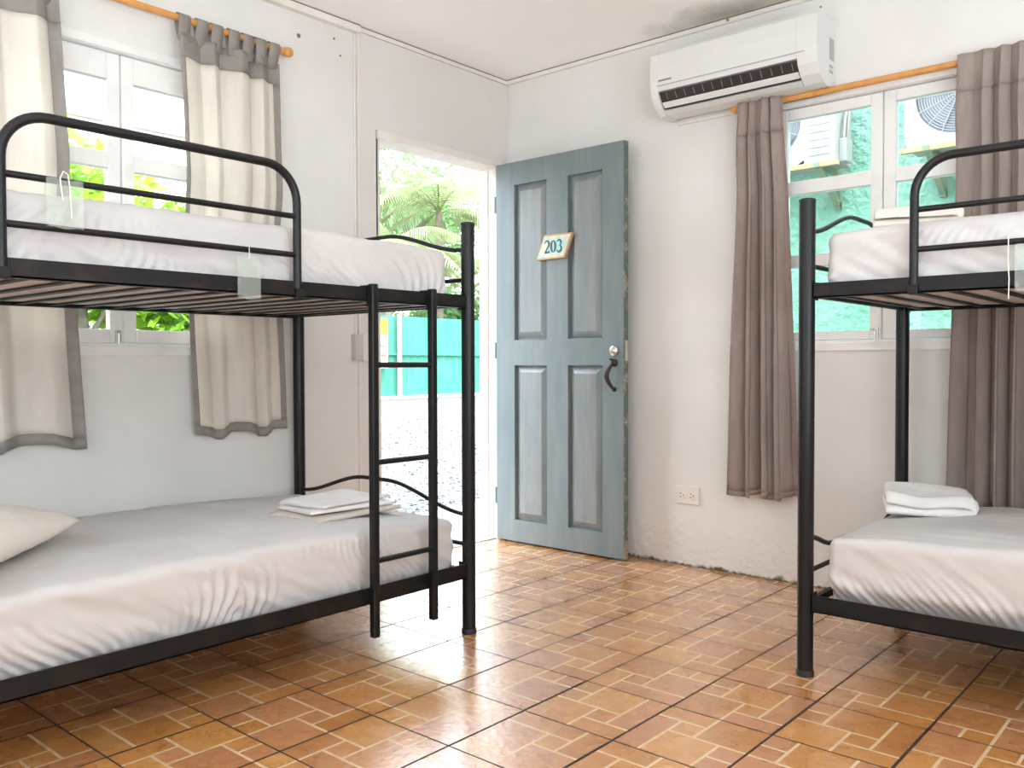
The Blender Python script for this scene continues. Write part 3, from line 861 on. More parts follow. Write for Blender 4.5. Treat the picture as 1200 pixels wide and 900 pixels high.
# ------------------------------------------------------------------ door leaf
def make_door():
    root = struct_empty('door_1', (0.037, -0.13, 0))
    O = (0.037, -0.13, 0)
    x0, x1 = 0.037, 0.876; yf, yb = -0.132, -0.094; z0, z1 = 0.012, 2.064
    pan = [(0.168, 0.391, 1.108, 1.942), (0.531, 0.746, 1.102, 1.940), (0.168, 0.393, 0.131, 0.970), (0.532, 0.747, 0.127, 0.966)]
    m = MB(O)
    m.box(x0, 0.168, yf, yb, z0, z1)
    m.box(0.392, 0.5315, yf, yb, z0, z1)
    m.box(0.7465, x1 - 0.004, yf, yb, z0, z1)
    for a, b_ in ((0.168, 0.392), (0.5315, 0.7465)):
        m.box(a, b_, yf, yb, z0, 0.129); m.box(a, b_, yf, yb, 0.968, 1.105); m.box(a, b_, yf, yb, 1.941, z1)
    m.build('door_frame', M['doorpaint'], root, weld=True)
    MB(O).box(x1 - 0.004, x1, yf + 0.001, yb - 0.001, z0, z1).build('worn_edge', M['dooredge'], root)['label'] = 'chipped and worn edge of the door'
    for (a, b_, c, d) in pan:
        a += 0.0005; b_ -= 0.0005
        m = MB(O); s_ = 0.040; g = 0.005; yr, yp = yf + 0.024, yf + 0.003
        # sunk ground, chamfer and raised field
        def ring(aa, bb, cc, dd, y): return [(aa, y, cc), (bb, y, cc), (bb, y, dd), (aa, y, dd)]
        R = [ring(a, b_, c, d, yr), ring(a + g, b_ - g, c + g, d - g, yr), ring(a + s_, b_ - s_, c + s_, d - s_, yp)]
        vs = [q for r_ in R for q in r_]; fs = []
        for k in range(2):
            for i in range(4):
                i2 = (i + 1) % 4; fs.append((k * 4 + i, k * 4 + i2, k * 4 + 4 + i2, k * 4 + 4 + i))
        fs.append((8, 9, 10, 11)); m.add(vs, fs)
        m.box(a, b_, yb - 0.012, yb - 0.006, c, d)
        m.build('door_panel', M['doorpanel'], root, flip_fix=False)
    # rebate moulding proud of each panel
    # handle set
    hx = 0.817; hz = 1.040
    h = MB(O)
    h.lathe((hx, yf, hz), [(0.026, 0.0), (0.026, -0.006), (0.022, -0.010), (0.013, -0.012), (0.012, -0.024), (0.006, -0.026)], 'y', 20)
    hs = h.build('lock_rose', M['steel'], root); hs['label'] = 'worn chrome deadbolt rose'
    h = MB(O)
    h.lathe((hx + 0.002, yf, hz - 0.060), [(0.020, 0.0), (0.018, -0.008), (0.010, -0.014)], 'y', 16)
    h.lathe((hx + 0.002, yf, hz - 0.190), [(0.013, 0.0), (0.012, -0.006), (0.006, -0.012)], 'y', 16)
    pts = []
    for i in range(15):
        u = i / 14; pts.append((hx + 0.002 - 0.016 * math.sin(PI * u), yf - 0.010 - 0.036 * math.sin(PI * u), hz - 0.060 - 0.128 * u))
    h.tube(pts, 0.006, 10, radii=[0.006 + 0.006 * math.sin(PI * i / 14) for i in range(15)])
    h.tube([(hx + 0.002, yf - 0.014, hz - 0.045), (hx - 0.004, yf - 0.034, hz - 0.040)], 0.005, 8)
    hd = h.build('door_handle', M['darkmetal'], root); hd['label'] = 'dark bronze pull handle with thumb latch'
    MB(O).box(x1 - 0.0005, x1 + 0.0015, yf + 0.008, yb - 0.008, hz - 0.05, hz + 0.05).build('strike_plate', M['steel'], root)
    for z in (0.25, 1.05, 1.85):
        m = MB(O); m.tube([(0.029, yf + 0.004, z - 0.045), (0.029, yf + 0.004, z + 0.045)], 0.007, 10); m.build('hinge', M['doorpaint'], root)
make_door()

# number plaque 203
def make_plaque():
    O = (0.455, -0.142, 1.583)
    root = thing('number_plaque', O, 'slanted wooden plaque with number 203 fixed on the blue door', 'sign')
    y0, y1 = -0.1330, -0.152
    cr_ = [(0.337, 1.520), (0.523, 1.520), (0.575, 1.645), (0.389, 1.647)]
    m = MB(O)
    vs = [(x, y0, z) for x, z in cr_] + [(x, y1, z) for x, z in cr_]
    m.add(vs, [(0, 1, 2, 3), (7, 6, 5, 4), (0, 4, 5, 1), (1, 5, 6, 2), (2, 6, 7, 3), (3, 7, 4, 0)])
    m.build('board', M['plaquewood'], root, bevel=0.002)
    cx, cz = 0.456, 1.583; k = 0.86
    cc = [(cx + (x - cx) * 0.90, cz + (z - cz) * k) for x, z in cr_]
    m = MB(O); vs = [(x, y1 - 0.0002, z) for x, z in cc] + [(x, y1 - 0.0012, z) for x, z in cc]
    m.add(vs, [(0, 1, 2, 3), (7, 6, 5, 4), (0, 4, 5, 1), (1, 5, 6, 2), (2, 6, 7, 3), (3, 7, 4, 0)])
    m.build('painted_face', M['plaqueface'], root)
    # serif numerals drawn as outlines: strokes of varying weight
    def stroke(pts, wd, ox):
        q = MB(O); P = [Vector((a, b_, 0)) for a, b_ in pts]; L_ = []; R_ = []
        for i, p in enumerate(P):
            t = (P[min(i + 1, len(P) - 1)] - P[max(i - 1, 0)]).normalized(); nn = Vector((-t.y, t.x, 0)); ww = wd[i] / 2
            L_.append(p + nn * ww); R_.append(p - nn * ww)
        sc = 0.068
        def w3(p, y): return (ox + p.x * sc, y, 1.550 + p.y * sc)
        n = len(P); ya, yb_ = y1 - 0.0013, y1 - 0.0022
        vs = [w3(p, ya) for p in L_] + [w3(p, ya) for p in R_] + [w3(p, yb_) for p in L_] + [w3(p, yb_) for p in R_]
        fs = []
        for i in range(n - 1):
            fs += [(2 * n + i, 2 * n + i + 1, 3 * n + i + 1, 3 * n + i), (i, n + i, n + i + 1, i + 1), (i, i + 1, 2 * n + i + 1, 2 * n + i), (n + i, 3 * n + i, 3 * n + i + 1, n + i + 1)]
        q.add(vs, fs); return q
    def arcp(cx_, cy_, rx, ry, a0, a1, n): return [(cx_ + rx * math.cos(math.radians(a0 + (a1 - a0) * i / n)), cy_ + ry * math.sin(math.radians(a0 + (a1 - a0) * i / n))) for i in range(n + 1)]
    def wt(n, lo, hi): return [lo + (hi - lo) * abs(math.sin(PI * i / (n - 1))) for i in range(n)]
    digs = []
    two = arcp(0.28, 0.70, 0.21, 0.26, 165, -25, 12) + [(0.36, 0.42), (0.20, 0.20), (0.10, 0.06)]
    d2 = stroke(two, [0.12, .1, .09, .09, .1, .12, .14, .16, .18, .19, .19, .18, .17, .14, .12, .10][:len(two)], 0.392)
    d2b = stroke([(0.04, 0.07), (0.30, 0.07), (0.50, 0.09), (0.53, 0.22)], [0.13, 0.15, 0.16, 0.05], 0.392)
    d2.add([Vector(q) + Vector(O) for q in d2b.v], d2b.f); digs.append(d2)
    zero = arcp(0.29, 0.5, 0.20, 0.43, 90, 450, 28)
    d0 = stroke(zero, [0.06 + 0.15 * abs(math.sin(2 * PI * i / 28)) for i in range(29)], 0.4335); digs.append(d0)
    t1 = arcp(0.25, 0.73, 0.19, 0.22, 160, -80, 14); t2 = arcp(0.25, 0.29, 0.22, 0.24, 85, -160, 14)
    d3 = stroke(t1, [0.11] + wt(13, 0.07, 0.17) + [0.05], 0.474); d3b = stroke(t2, [0.05] + wt(13, 0.09, 0.19) + [0.12], 0.474)
    d3.add([Vector(q) + Vector(O) for q in d3b.v], d3b.f); digs.append(d3)
    for d in digs: d.build('numeral', M['teal_ink'], root)
make_plaque()

# ------------------------------------------------------------------ air conditioner
def make_ac():
    O = (1.465, -0.02, 2.14)
    root = thing('air_conditioner', O, 'white split air conditioner mounted high on the right wall', 'air conditioner')
    x0, x1 = 1.070, 1.856
    prof = [(0, 2.425), (-0.165, 2.425), (-0.190, 2.418), (-0.205, 2.400), (-0.212, 2.340), (-0.213, 2.270), (-0.206, 2.232)]
    low = [(-0.140, 2.228), (-0.118, 2.150), (-0.090, 2.140), (0, 2.150)]
    m = MB(O); m.prism(prof + low, x0 + 0.0400, x1 - 0.0850)
    m.build('housing', M['acwhite'], root)
    full = prof + [(-0.198, 2.205), (-0.168, 2.165), (-0.128, 2.138), (-0.085, 2.130), (0, 2.140)]
    for a, b_ in ((x0, x0 + 0.040), (x1 - 0.085, x1)):
        MB(O).prism(full, a, b_).build('end_cheek', M['acwhite'], root, bevel=0.002, seg=2)
    MB(O).prism([(-0.135, 2.142), (-0.150, 2.156), (-0.158, 2.150), (-0.128, 2.138), (-0.06, 2.132), (-0.06, 2.142)], x0 + 0.04, x1 - 0.085).build('outlet_lip', M['acwhite'], root, bevel=0.002)
    # outlet cavity, vane and inner louvers
    MB(O).prism([(-0.198, 2.226), (-0.150, 2.160), (-0.130, 2.165), (-0.140, 2.226)], x0 + 0.042, x1 - 0.087).build('outlet_cavity', M['acdark'], root)
    MB(O).prism([(-0.176, 2.186), (-0.172, 2.180), (-0.150, 2.162), (-0.155, 2.170)], x0 + 0.046, x1 - 0.091).build('air_vane', M['acwhite'], root)
    for k in range(14):
        xx = x0 + 0.075 + k * 0.046
        MB(O).prism([(-0.1965, 2.222), (-0.178, 2.194), (-0.168, 2.196), (-0.178, 2.222)], xx, xx + 0.003).build('louver_blade', M['acgrey'], root)
    # front panel seam and maker's mark
    MB(O).prism([(-0.2145, 2.252), (-0.2145, 2.256), (-0.2125, 2.256), (-0.2125, 2.252)], x0 + 0.04, x1 - 0.05).build('panel_seam', M['label'], root)
    m = MB(O)
    for k in range(8):
        m.box(1.118 + k * 0.0085, 1.1235 + k * 0.0085, -0.2155, -0.2125, 2.272, 2.280)
    m.build('maker_mark', M['acgrey'], root)
    m = MB(O); m.box(x1 - 0.001, x1 + 0.001, -0.075, -0.025, 2.245, 2.335); m.build('side_label', M['label'], root)
    m = MB(O)
    for k in range(2): m.box(x1 - 0.001, x1 + 0.001, -0.075 + 0.0 * k, -0.035, 2.212 - k * 0.022, 2.224 - k * 0.022)
    m.build('side_label', M['label'], root)
make_ac()
# pipe trunk running from the unit along the wall
tag(MB((1.46, 0, 2.13)).box(1.10, 1.80, -0.010, -0.001, 2.118, 2.130).build('mounting_strip', M['trim']), 'thin pale strip on the wall just below the air conditioner', 'wall strip')

# ------------------------------------------------------------------ electrics on the walls
def outlet():
    O = (1.155, 0, 0.343); root = thing('wall_outlet', O, 'double power outlet low on the right wall', 'power outlet')
    MB(O).box(1.093, 1.218, -0.008, -0.0005, 0.300, 0.386).build('cover_plate', M['whiteplate'], root, bevel=0.002)
    for cx in (1.128, 1.183):
        s_ = MB(O); s_.lathe((cx, -0.008, 0.343), [(0.019, 0.001), (0.019, -0.003), (0.017, -0.004)], 'y', 18)
        q = s_.build('socket', M['whiteplate'], root)
        MB(O).box(cx - 0.010, cx - 0.003, -0.0125, -0.0115, 0.349, 0.353).box(cx - 0.010, cx - 0.003, -0.0125, -0.0115, 0.333, 0.337).box(cx + 0.005, cx + 0.010, -0.0125, -0.0115, 0.340, 0.346).build('slots', M['slot'], q)
    MB(O).lathe((1.1555, -0.008, 0.343), [(0.003, 0.0), (0.003, -0.001)], 'y', 10).build('screw', M['steel'], root)
outlet()
def switch():
    O = (0, -1.055, 1.058); root = thing('light_switch', O, 'surface switch box beside the doorway, behind the ladder', 'light switch')
    MB(O).box(0.0005, 0.036, -1.112, -1.070, 0.995, 1.118).build('surface_box', M['greyplate'], root, bevel=0.003)
    MB(O).box(0.0165, 0.030, -1.064, -0.994, 0.990, 1.120).build('cover_plate', M['whiteplate'], root, bevel=0.002)
    for z in (1.088, 1.055, 1.022):
        MB(O).box(0.0302, 0.034, -1.043, -1.015, z - 0.011, z + 0.011).build('rocker', M['whiteplate'], root, bevel=0.001)
    MB(O).tube([(0.008, -1.088, 1.118), (0.008, -1.088, 2.52)], 0.0045, 8).build('cable_conduit', M['trim'], root)
switch()
# fixings left in the wall near the rod
for (y, z, lb) in ((-1.393, 2.428, 'dark wall plug in the left wall, right of the rod end'), (-1.20, 2.468, 'small wall plug in the left wall, nearest the seam'), (-1.165, 2.40, 'small wall plug in the left wall, lowest near the seam')):
    tag(MB((0, y, z)).lathe((0.0005, y, z), [((0.010 if y < -1.3 else 0.005), 0), ((0.009 if y < -1.3 else 0.005), 0.003), (0.003, 0.004)], 'x', 10).build('wall_plug', M['gap']), lb, 'wall plug')
tag(MB((1.365, 0, 2.53)).lathe((1.365, -0.0185, 2.548), [(0.006, 0), (0.006, -0.004), (0.003, -0.005)], 'y', 10).build('nail_head', M['gap']), 'nail head at the ceiling edge above the air conditioner', 'nail')
tag(MB((1.79, 0, 2.50)).lathe((1.79, -0.0005, 2.500), [(0.004, 0), (0.004, -0.004), (0.002, -0.005)], 'y', 10).build('nail_head', M['gap']), 'nail head in the wall right above the air conditioner end', 'nail')

# ------------------------------------------------------------------ bedding
def folded_cloth(name, loc, rz, w_, d_, layers, t, mt, label, cat, group=None, seed=0, sag=0.01, gap=0.0012, tilt=0.0):
    """cloth folded in zigzag layers: fold edges at +-w/2, open edges along d"""
    path = []; z = t / 2
    for i in range(layers):
        sgn = 1 if i % 2 == 0 else -1
        ww = w_ / 2 * (1 - 0.03 * (i % 3)) - 0.008 * abs(noise.noise(Vector((i * 1.7, seed, 0))))
        seg = [(-sgn * ww + sgn * 2 * ww * k / 14, z) for k in range(15)]
        path += seg
        if i < layers - 1:
            rr = (t + gap) / 2
            for k in range(1, 6):
                a = -PI / 2 + PI * k / 6
                path.append((sgn * (ww + rr * math.cos(a)), z + rr + rr * math.sin(a)))
        z += t + gap
    n = len(path); P = [Vector((a, 0, b_)) for a, b_ in path]
    nv = 24; m = MB(loc)
    Rz = Matrix.Rotation(rz, 4, 'Z')
    vs = []
    htot = layers * (t + gap)
    for j in range(nv + 1):
        v = -1 + 2 * j / nv
        for side in (1, -1):
            for i, p in enumerate(P):
                tt = (P[min(i + 1, n - 1)] - P[max(i - 1, 0)]).normalized(); nn = Vector((-tt.z, 0, tt.x))
                edge = 1 - 0.75 * max(0, abs(v) - 0.86) / 0.14
                q = p + nn * side * t / 2 * edge
                li = p.z / max(htot, 1e-6)
                dd = d_ / 2 * (1 - 0.04 * abs(noise.noise(Vector((li * 7, seed, 1)))) - 0.03 * li)
                y = v * dd
                lift = sag * (noise.noise(Vector((q.x * 7 + seed, y * 7, 0.3))) * 0.6) * li
                rnd = -0.35 * htot * li * (max(0, abs(v) - 0.7) / 0.3) ** 2
                wob = 0.006 * noise.noise(Vector((y * 9, p.z * 60, seed)))
                pp = Vector((q.x + wob, y + 0.004 * noise.noise(Vector((q.x * 8, p.z * 50, seed + 3))), max(0.0006, q.z + lift + rnd)))
                vs.append(Rz @ pp + Vector(loc))
    fs = []
    st = 2 * n
    for j in range(nv):
        for i in range(n - 1):
            a = j * st + i; fs.append((a, a + 1, a + st + 1, a + st))
            a = j * st + n + i; fs.append((a + 1, a, a + st, a + st + 1))
        fs.append((j * st, j * st + st, j * st + st + n, j * st + n))
        fs.append((j * st + n - 1, j * st + 2 * n - 1, j * st + st + 2 * n - 1, j * st + st + n - 1))
    for i in range(n - 1):
        fs.append((i, i + n, i + n + 1, i + 1)); a = nv * st + i; fs.append((a, a + 1, a + n + 1, a + n))
    m.add(vs, fs, 0, True)
    o = m.build(name, mt, weld=False)
    return tag(o, label, cat, group)
ZT = 0.462
folded_cloth('folded_sheet', (0.745, -1.785, ZT - 0.014), 0.05, 0.26, 0.40, 2, 0.008, M['tanlinen'], 'beige folded sheet at the bottom of the pile on the left lower bed', 'folded sheet', 'folded linen on the left lower bed', 1, 0.01)
folded_cloth('folded_sheet', (0.735, -1.77, ZT + 0.006), -0.08, 0.22, 0.36, 2, 0.007, M['sheet2'], 'off-white folded sheet in the middle of the pile on the left lower bed', 'folded sheet', 'folded linen on the left lower bed', 2, 0.008)
folded_cloth('folded_sheet', (0.72, -1.765, ZT + 0.024), 0.12, 0.22, 0.34, 2, 0.007, M['sheet2'], 'white folded sheet on top of the pile on the left lower bed', 'folded sheet', 'folded linen on the left lower bed', 3, 0.012)
folded_cloth('folded_duvet', (2.352, -0.485, 0.457), 0.35, 0.25, 0.24, 2, 0.036, M['sheet2'], 'plump white folded bedding on the right lower bed', 'folded bedding', None, 6, 0.06, 0.004)
folded_cloth('folded_pillowcase', (2.40, -0.80, 1.389), 0.3, 0.22, 0.26, 2, 0.030, M['pillow'], 'cream folded bedding on top of the right upper mattress', 'folded bedding', None, 9, 0.02, 0.003)

def make_pillow(name, loc, rz, L_, W_, h, mt, label):
    m = MB(loc); n = 44; R = Matrix.Rotation(rz, 4, 'Z'); vs = []; fs = []
    for s_ in (1, -1):
        for i in range(n + 1):
            for k in range(n + 1):
                u = -1 + 2 * i / n; v = -1 + 2 * k / n
                e = ((1 - abs(u) ** 2.2) * (1 - abs(v) ** 2.2))
                hh = h / 2 * max(e, 0) ** 0.42
                pin = 1 - 0.07 * (1 - abs(u) ** 2) * abs(v) ** 3; pin2 = 1 - 0.07 * (1 - abs(v) ** 2) * abs(u) ** 3
                wr = 0.010 * noise.noise(Vector((u * 2.4, v * 2.4, 1.5))) * e + 0.004 * noise.noise(Vector((u * 8 + v * 3, v * 7, 4))) * min(1, e * 3)
                z = h / 2 * 0.8 + (hh + wr) * (1 if s_ > 0 else -0.8)
                vs.append(R @ Vector((u * L_ / 2 * pin2, v * W_ / 2 * pin, z)) + Vector(loc))
    N = (n + 1) ** 2
    for s_ in (0, 1):
        for i in range(n):
            for k in range(n):
                a = s_ * N + i * (n + 1) + k
                fs.append((a, a + n + 1, a + n + 2, a + 1) if s_ == 0 else (a, a + 1, a + n + 2, a + n + 1))
    m.add(vs, fs, 0, True)
    o = m.build(name, mt, weld=True)
    return tag(o, label, 'pillow')
make_pillow('pillow', (0.655, -3.00, 0.446), math.radians(44), 0.46, 0.66, 0.17, M['pillow'], 'cream pillow at the left edge on the left lower bed')

# ------------------------------------------------------------------ clear plastic bags on the guard rails
def bag(loc, axis, a0, a1, z0, z1, zs, label, d=0.0, loop=0.0):
    """axis 'y': hangs in a plane x=const, a = y. axis 'x': plane y=const, a = x"""
    root = thing('plastic_bag', loc, label, 'plastic bag')
    O = Vector(loc)
    W3 = (lambda a, off, z: (O.x + off, a, z)) if axis == 'y' else (lambda a, off, z: (a, O.y - off, z))
    m = MB(O); n = 10; vs = []; fs = []
    for s_ in (1, -1):
        for i in range(n + 1):
            for k in range(n + 1):
                u = i / n; v = k / n
                bulge = 0.004 * math.sin(PI * u) * math.sin(PI * v) * (1 + noise.noise(Vector((u * 4, v * 4, O.y * 9))))
                vs.append(W3(a0 + (a1 - a0) * u, s_ * bulge, z1 + (z0 - z1) * v + 0.002 * math.sin(u * 9)))
    N = (n + 1) ** 2
    for s_ in (0, 1):
        for i in range(n):
            for k in range(n):
                a = s_ * N + i * (n + 1) + k
                fs.append((a, a + 1, a + n + 2, a + n + 1))
    m.add(vs, fs, 0, True); m.build('film_pouch', M['plastic_film'], root)
    mid = (a0 + a1) / 2
    m = MB(O)
    if loop:
        m.tube([W3(mid - 0.006, 0.003, z1 - 0.05), W3(mid - 0.012, 0.003, zs - 0.012), W3(mid - 0.004, 0.002, zs + 0.006), W3(mid + 0.006, 0.003, zs), W3(mid + 0.010, 0.003, zs - 0.03), W3(mid + 0.014, 0.003, z1 - 0.09)], 0.0016, 6)
    else:
        m.tube([W3(mid, 0.0015, z1 - 0.004), W3(mid, 0.0015, zs)], 0.0011, 6)
    m.build('string', M['string'], root)
    return root
bag((1.097, -2.84, 1.36), 'y', -2.883, -2.798, 1.300, 1.415, 1.428, 'clear plastic bag knotted to the left guard rail, near the photo edge', loop=1)
bag((1.097, -2.347, 1.22), 'y', -2.384, -2.311, 1.160, 1.276, 1.306, 'clear plastic bag hanging from the lowest left guard bar, over the black rail')
bag((2.762, -1.088, 1.22), 'x', 2.745, 2.800, 1.165, 1.29, 1.312, 'clear plastic bag hanging from the right bunk guard bar at the photo edge')
tag(MB((2.729, -1.085, 1.2)).tube([(2.729, -1.0855, 1.312), (2.729, -1.089, 1.25), (2.732, -1.089, 1.20), (2.731, -1.089, 1.146)], 0.0014, 6).build('hanging_string', M['string']), 'pale string hanging from the right bunk guard bar, left of its plastic bag', 'string')

# ------------------------------------------------------------------ outside, through the doorway and left window
GZ = -0.10
b = MB(); b.box(-60, -T - 0.9, -40, 60, GZ - 0.3, GZ)
struct('ground_yard', b, M['gravel'])
struct('ground_surround', MB().box(-60, 40, -40, 60, GZ - 0.6, GZ - 0.31), M['soil'])
struct('floor_porch', MB().box(-T - 0.9, -T, -4.8, 1.7, GZ - 0.3, -0.02), M['concrete'])
struct('ground_alley', MB().box(-T - 0.9, 9, T + 0.001, 1.75, GZ - 0.3, GZ), M['concrete'])
struct('ground_apron', MB().box(-T - 0.9, 14, -16, YS - T, GZ - 0.3, GZ).box(XE + T, 14, YS - T, 1.75, GZ - 0.3, GZ), M['concrete'])

# scattered stones on the yard near the doorway
st = MB(); rs = random.Random(11)
for k in range(2600):
    x = -1.1 - rs.random() ** 1.6 * 9.0; yc = -1.0 + (-x) * 0.98; y = yc + rs.uniform(-1.6, 2.2); r_ = rs.uniform(0.008, 0.022)
    c = Vector((x, y, GZ + r_ * 0.2)); vs = []
    for q in ((1, 0, 0), (0, 1, 0), (-1, 0, 0), (0, -1, 0), (0, 0, 0.8), (0, 0, -0.6)):
        vs.append(c + Vector(q) * r_ * rs.uniform(0.7, 1.2))
    st.add(vs, [(0, 1, 4), (1, 2, 4), (2, 3, 4), (3, 0, 4), (1, 0, 5), (2, 1, 5), (3, 2, 5), (0, 3, 5)], rs.choice((0, 0, 1)))
tag(st.build('gravel_stones', [M['stone'], M['darkstone']]), 'loose pale gravel covering the yard outside the doorway', 'gravel', kind='stuff')

# teal fence across the yard
FX = -17.0
def fence():
    O = (FX, 14, GZ); root = thing('yard_fence', O, 'teal painted sheet fence across the yard beyond the doorway', 'fence')
    m = MB(O); n = 260; y0, y1 = 6.0, 26.0; vs = []; fs = []
    for i in range(n + 1):
        y = y0 + (y1 - y0) * i / n; dx = 0.02 * math.sin(i * PI / 2)
        vs += [(FX + dx, y, GZ), (FX + dx, y, 2.45), (FX + dx - 0.02, y, GZ), (FX + dx - 0.02, y, 2.45)]
    for i in range(n):
        a = i * 4; fs += [(a, a + 4, a + 5, a + 1), (a + 2, a + 3, a + 7, a + 6), (a + 1, a + 5, a + 7, a + 3)]
    m.add(vs, fs); m.build('sheet_panel', M['teal_fence'], root)
    MB(O).box(FX + 0.02, FX + 0.08, y0, y1, 1.25, 1.31).build('rail', M['teal_fence'], root)
    MB(O).box(FX - 0.10, FX + 0.12, y0, y1, GZ, GZ + 0.10).build('kerb', M['concrete'], root, bevel=0.01)
    for y, mt, w_ in ((14.25, M['pinkpost'], 0.10), (17.4, M['whitepost'], 0.06), (11.0, M['pinkpost'], 0.10), (20.6, M['whitepost'], 0.06)):
        MB(O).box(FX + 0.08, FX + 0.08 + w_, y - w_ / 2, y + w_ / 2, GZ, 2.5).build('fence_post', mt, root)
fence()
def sign():
    O = (FX + 0.20, 13.5, 1.6); root = thing('roadside_sign', O, 'yellow, white and red sign board on the teal fence', 'sign')
    x0, x1 = FX + 0.185, FX + 0.205
    MB(O).box(x0, x1, 13.0, 13.72, 0.85, 2.35).build('board', M['signwhite'], root)
    MB(O).box(x1, x1 + 0.004, 13.0, 13.72, 1.85, 2.35).build('yellow_field', M['yellow'], root)
    MB(O).box(x1, x1 + 0.004, 13.12, 13.66, 1.20, 1.28).box(x1, x1 + 0.004, 13.12, 13.66, 1.50, 1.56).build('red_bar', M['signred'], root)
    MB(O).box(FX + 0.08, x0, 13.3, 13.4, 0.9, 2.3).build('batten', M['pinkpost'], root)
sign()

def leaf_mass(mb, c, rad, n, size, rs, mi=0, squash=1.0):
    c = Vector(c)
    for _ in range(n):
        d = Vector((rs.gauss(0, 1), rs.gauss(0, 1), rs.gauss(0, 1))).normalized()
        rr = rs.random() ** 0.4
        p = c + Vector((d.x * rad[0], d.y * rad[1], d.z * rad[2])) * rr
        a = Vector((rs.gauss(0, 1), rs.gauss(0, 1), rs.gauss(0, 0.6))).normalized(); b_ = a.orthogonal().normalized()
        b_ = Matrix.Rotation(rs.random() * 6.28, 3, a) @ b_
        s_ = size * rs.uniform(0.6, 1.3)
        mb.add([p, p + a * s_ * 0.5 + b_ * s_ * 0.22, p + a * s_, p + a * s_ * 0.5 - b_ * s_ * 0.22], [(0, 1, 2, 3)], mi)
def tree(loc, h, crown, n, size, mt, label, group, seed, cat='tree', name='leafy_tree'):
    rs = random.Random(seed); root = thing(name, loc, label, cat, group); O = Vector(loc)
    m = MB(O); m.tube([O, O + Vector((0.1, 0.05, h * 0.35)), O + Vector((-0.1, 0.1, h * 0.7))], 0.1, 8, radii=[h * 0.03, h * 0.022, h * 0.012])
    for k in range(5):
        a = rs.random() * 6.28; s0 = O + Vector((0, 0.05, h * (0.3 + 0.08 * k)))
        m.tube([s0, s0 + Vector((math.cos(a) * crown[0] * 0.5, math.sin(a) * crown[1] * 0.5, h * 0.15))], 0.05, 6, radii=[h * 0.012, h * 0.005])
    m.build('trunk', M['bark'], root)
    f = MB(O)
    for k in range(7):
        cc = O + Vector((rs.uniform(-0.5, 0.5) * crown[0], rs.uniform(-0.5, 0.5) * crown[1], h - crown[2] * (0.4 + rs.random() * 1.1)))
        leaf_mass(f, cc, (crown[0] * 0.6, crown[1] * 0.6, crown[2] * 0.6), n // 7, size, rs)
    f.build('foliage', mt, root, flip_fix=False)
    return root
def palm(loc, h, L_, nf, label, seed):
    rs = random.Random(seed); root = thing('palm_tree', loc, label, 'palm tree', 'palms beyond the fence'); O = Vector(loc)
    lean = Vector((rs.uniform(-0.3, 0.3), rs.uniform(-0.3, 0.3), 0))
    pts = [O + lean * (k / 6) ** 2 + Vector((0, 0, h * k / 6)) for k in range(7)]
    MB(O).tube(pts, 0.1, 10, radii=[0.20 - 0.014 * k for k in range(7)]).build('trunk', M['bark'], root)
    top = pts[-1]
    for k in range(nf):
        az = 2 * PI * k / nf + rs.uniform(-0.2, 0.2); el = rs.uniform(0.15, 1.25)
        m = MB(O); d = Vector((math.cos(az), math.sin(az), 0)); P = []
        for i in range(13):
            u = i / 12
            P.append(top + d * L_ * u * math.cos(el * (1 - 0.4 * u)) + Vector((0, 0, L_ * (math.sin(el) * u - (0.55 + 0.35 * math.cos(el)) * u * u))))
        m.tube(P, 0.02, 5, radii=[0.03 - 0.002 * i for i in range(13)])
        side = d.cross(Vector((0, 0, 1))).normalized()
        for i in range(34):
            u = 0.10 + 0.9 * i / 34; q = u * 12; i0 = min(int(q), 11); p = P[i0].lerp(P[i0 + 1], q - i0); tg = (P[i0 + 1] - P[i0]).normalized()
            ll = L_ * 0.26 * math.sin(PI * min(1, u * 0.92 + 0.1)) + 0.12
            for s_ in (1, -1):
                dr = (side * s_ * 0.85 + tg * 0.55 + Vector((0, 0, -0.35))).normalized(); wv = tg * 0.016
                m.add([p - wv, p + wv, p + dr * ll * 0.55 + wv * 1.3 , p + dr * ll + Vector((0, 0, -0.25 * ll)), p + dr * ll * 0.55 - wv * 1.3], [(0, 1, 2, 3, 4)])
        m.build('frond', M['palmleaf'], root, flip_fix=False)
    return root
palm((-18.6, 15.3, GZ), 4.6, 3.6, 17, 'palm tree beyond the fence, leftmost of the palms in the doorway', 21)
palm((-19.2, 18.2, GZ), 6.4, 3.8, 17, 'tallest palm tree beyond the fence, in the middle of the doorway', 22)
palm((-18.4, 20.4, GZ), 4.4, 3.4, 16, 'palm tree beyond the fence, rightmost in the doorway', 23)
palm((-21.5, 16.6, GZ), 8.6, 3.8, 16, 'palm tree standing behind the other palms', 24)
tree((-25, 17.5, GZ), 9.5, (3.2, 3.6, 3.8), 5200, 0.42, M['leafd'], 'leafy green tree behind the palms, on the left in the doorway', 'trees beyond the fence', 31)
tree((-26, 23.5, GZ), 10.5, (3.4, 3.8, 4.2), 5200, 0.42, M['leafd'], 'leafy green tree behind the palms, on the right in the doorway', 'trees beyond the fence', 32)
for k, (x, y) in enumerate(((-20.3, 13.8), (-20.8, 19.6), (-20.2, 23.5))):
    tree((x, y, GZ), 4.0, (1.5, 2.6, 1.7), 2600, 0.3, M['leafd'], ['low green bush above the fence, left in the doorway', 'low green bush above the fence between the palms', 'low green bush above the fence, right in the doorway'][k], 'bushes behind the fence', 41 + k, 'bush', 'leafy_bush')
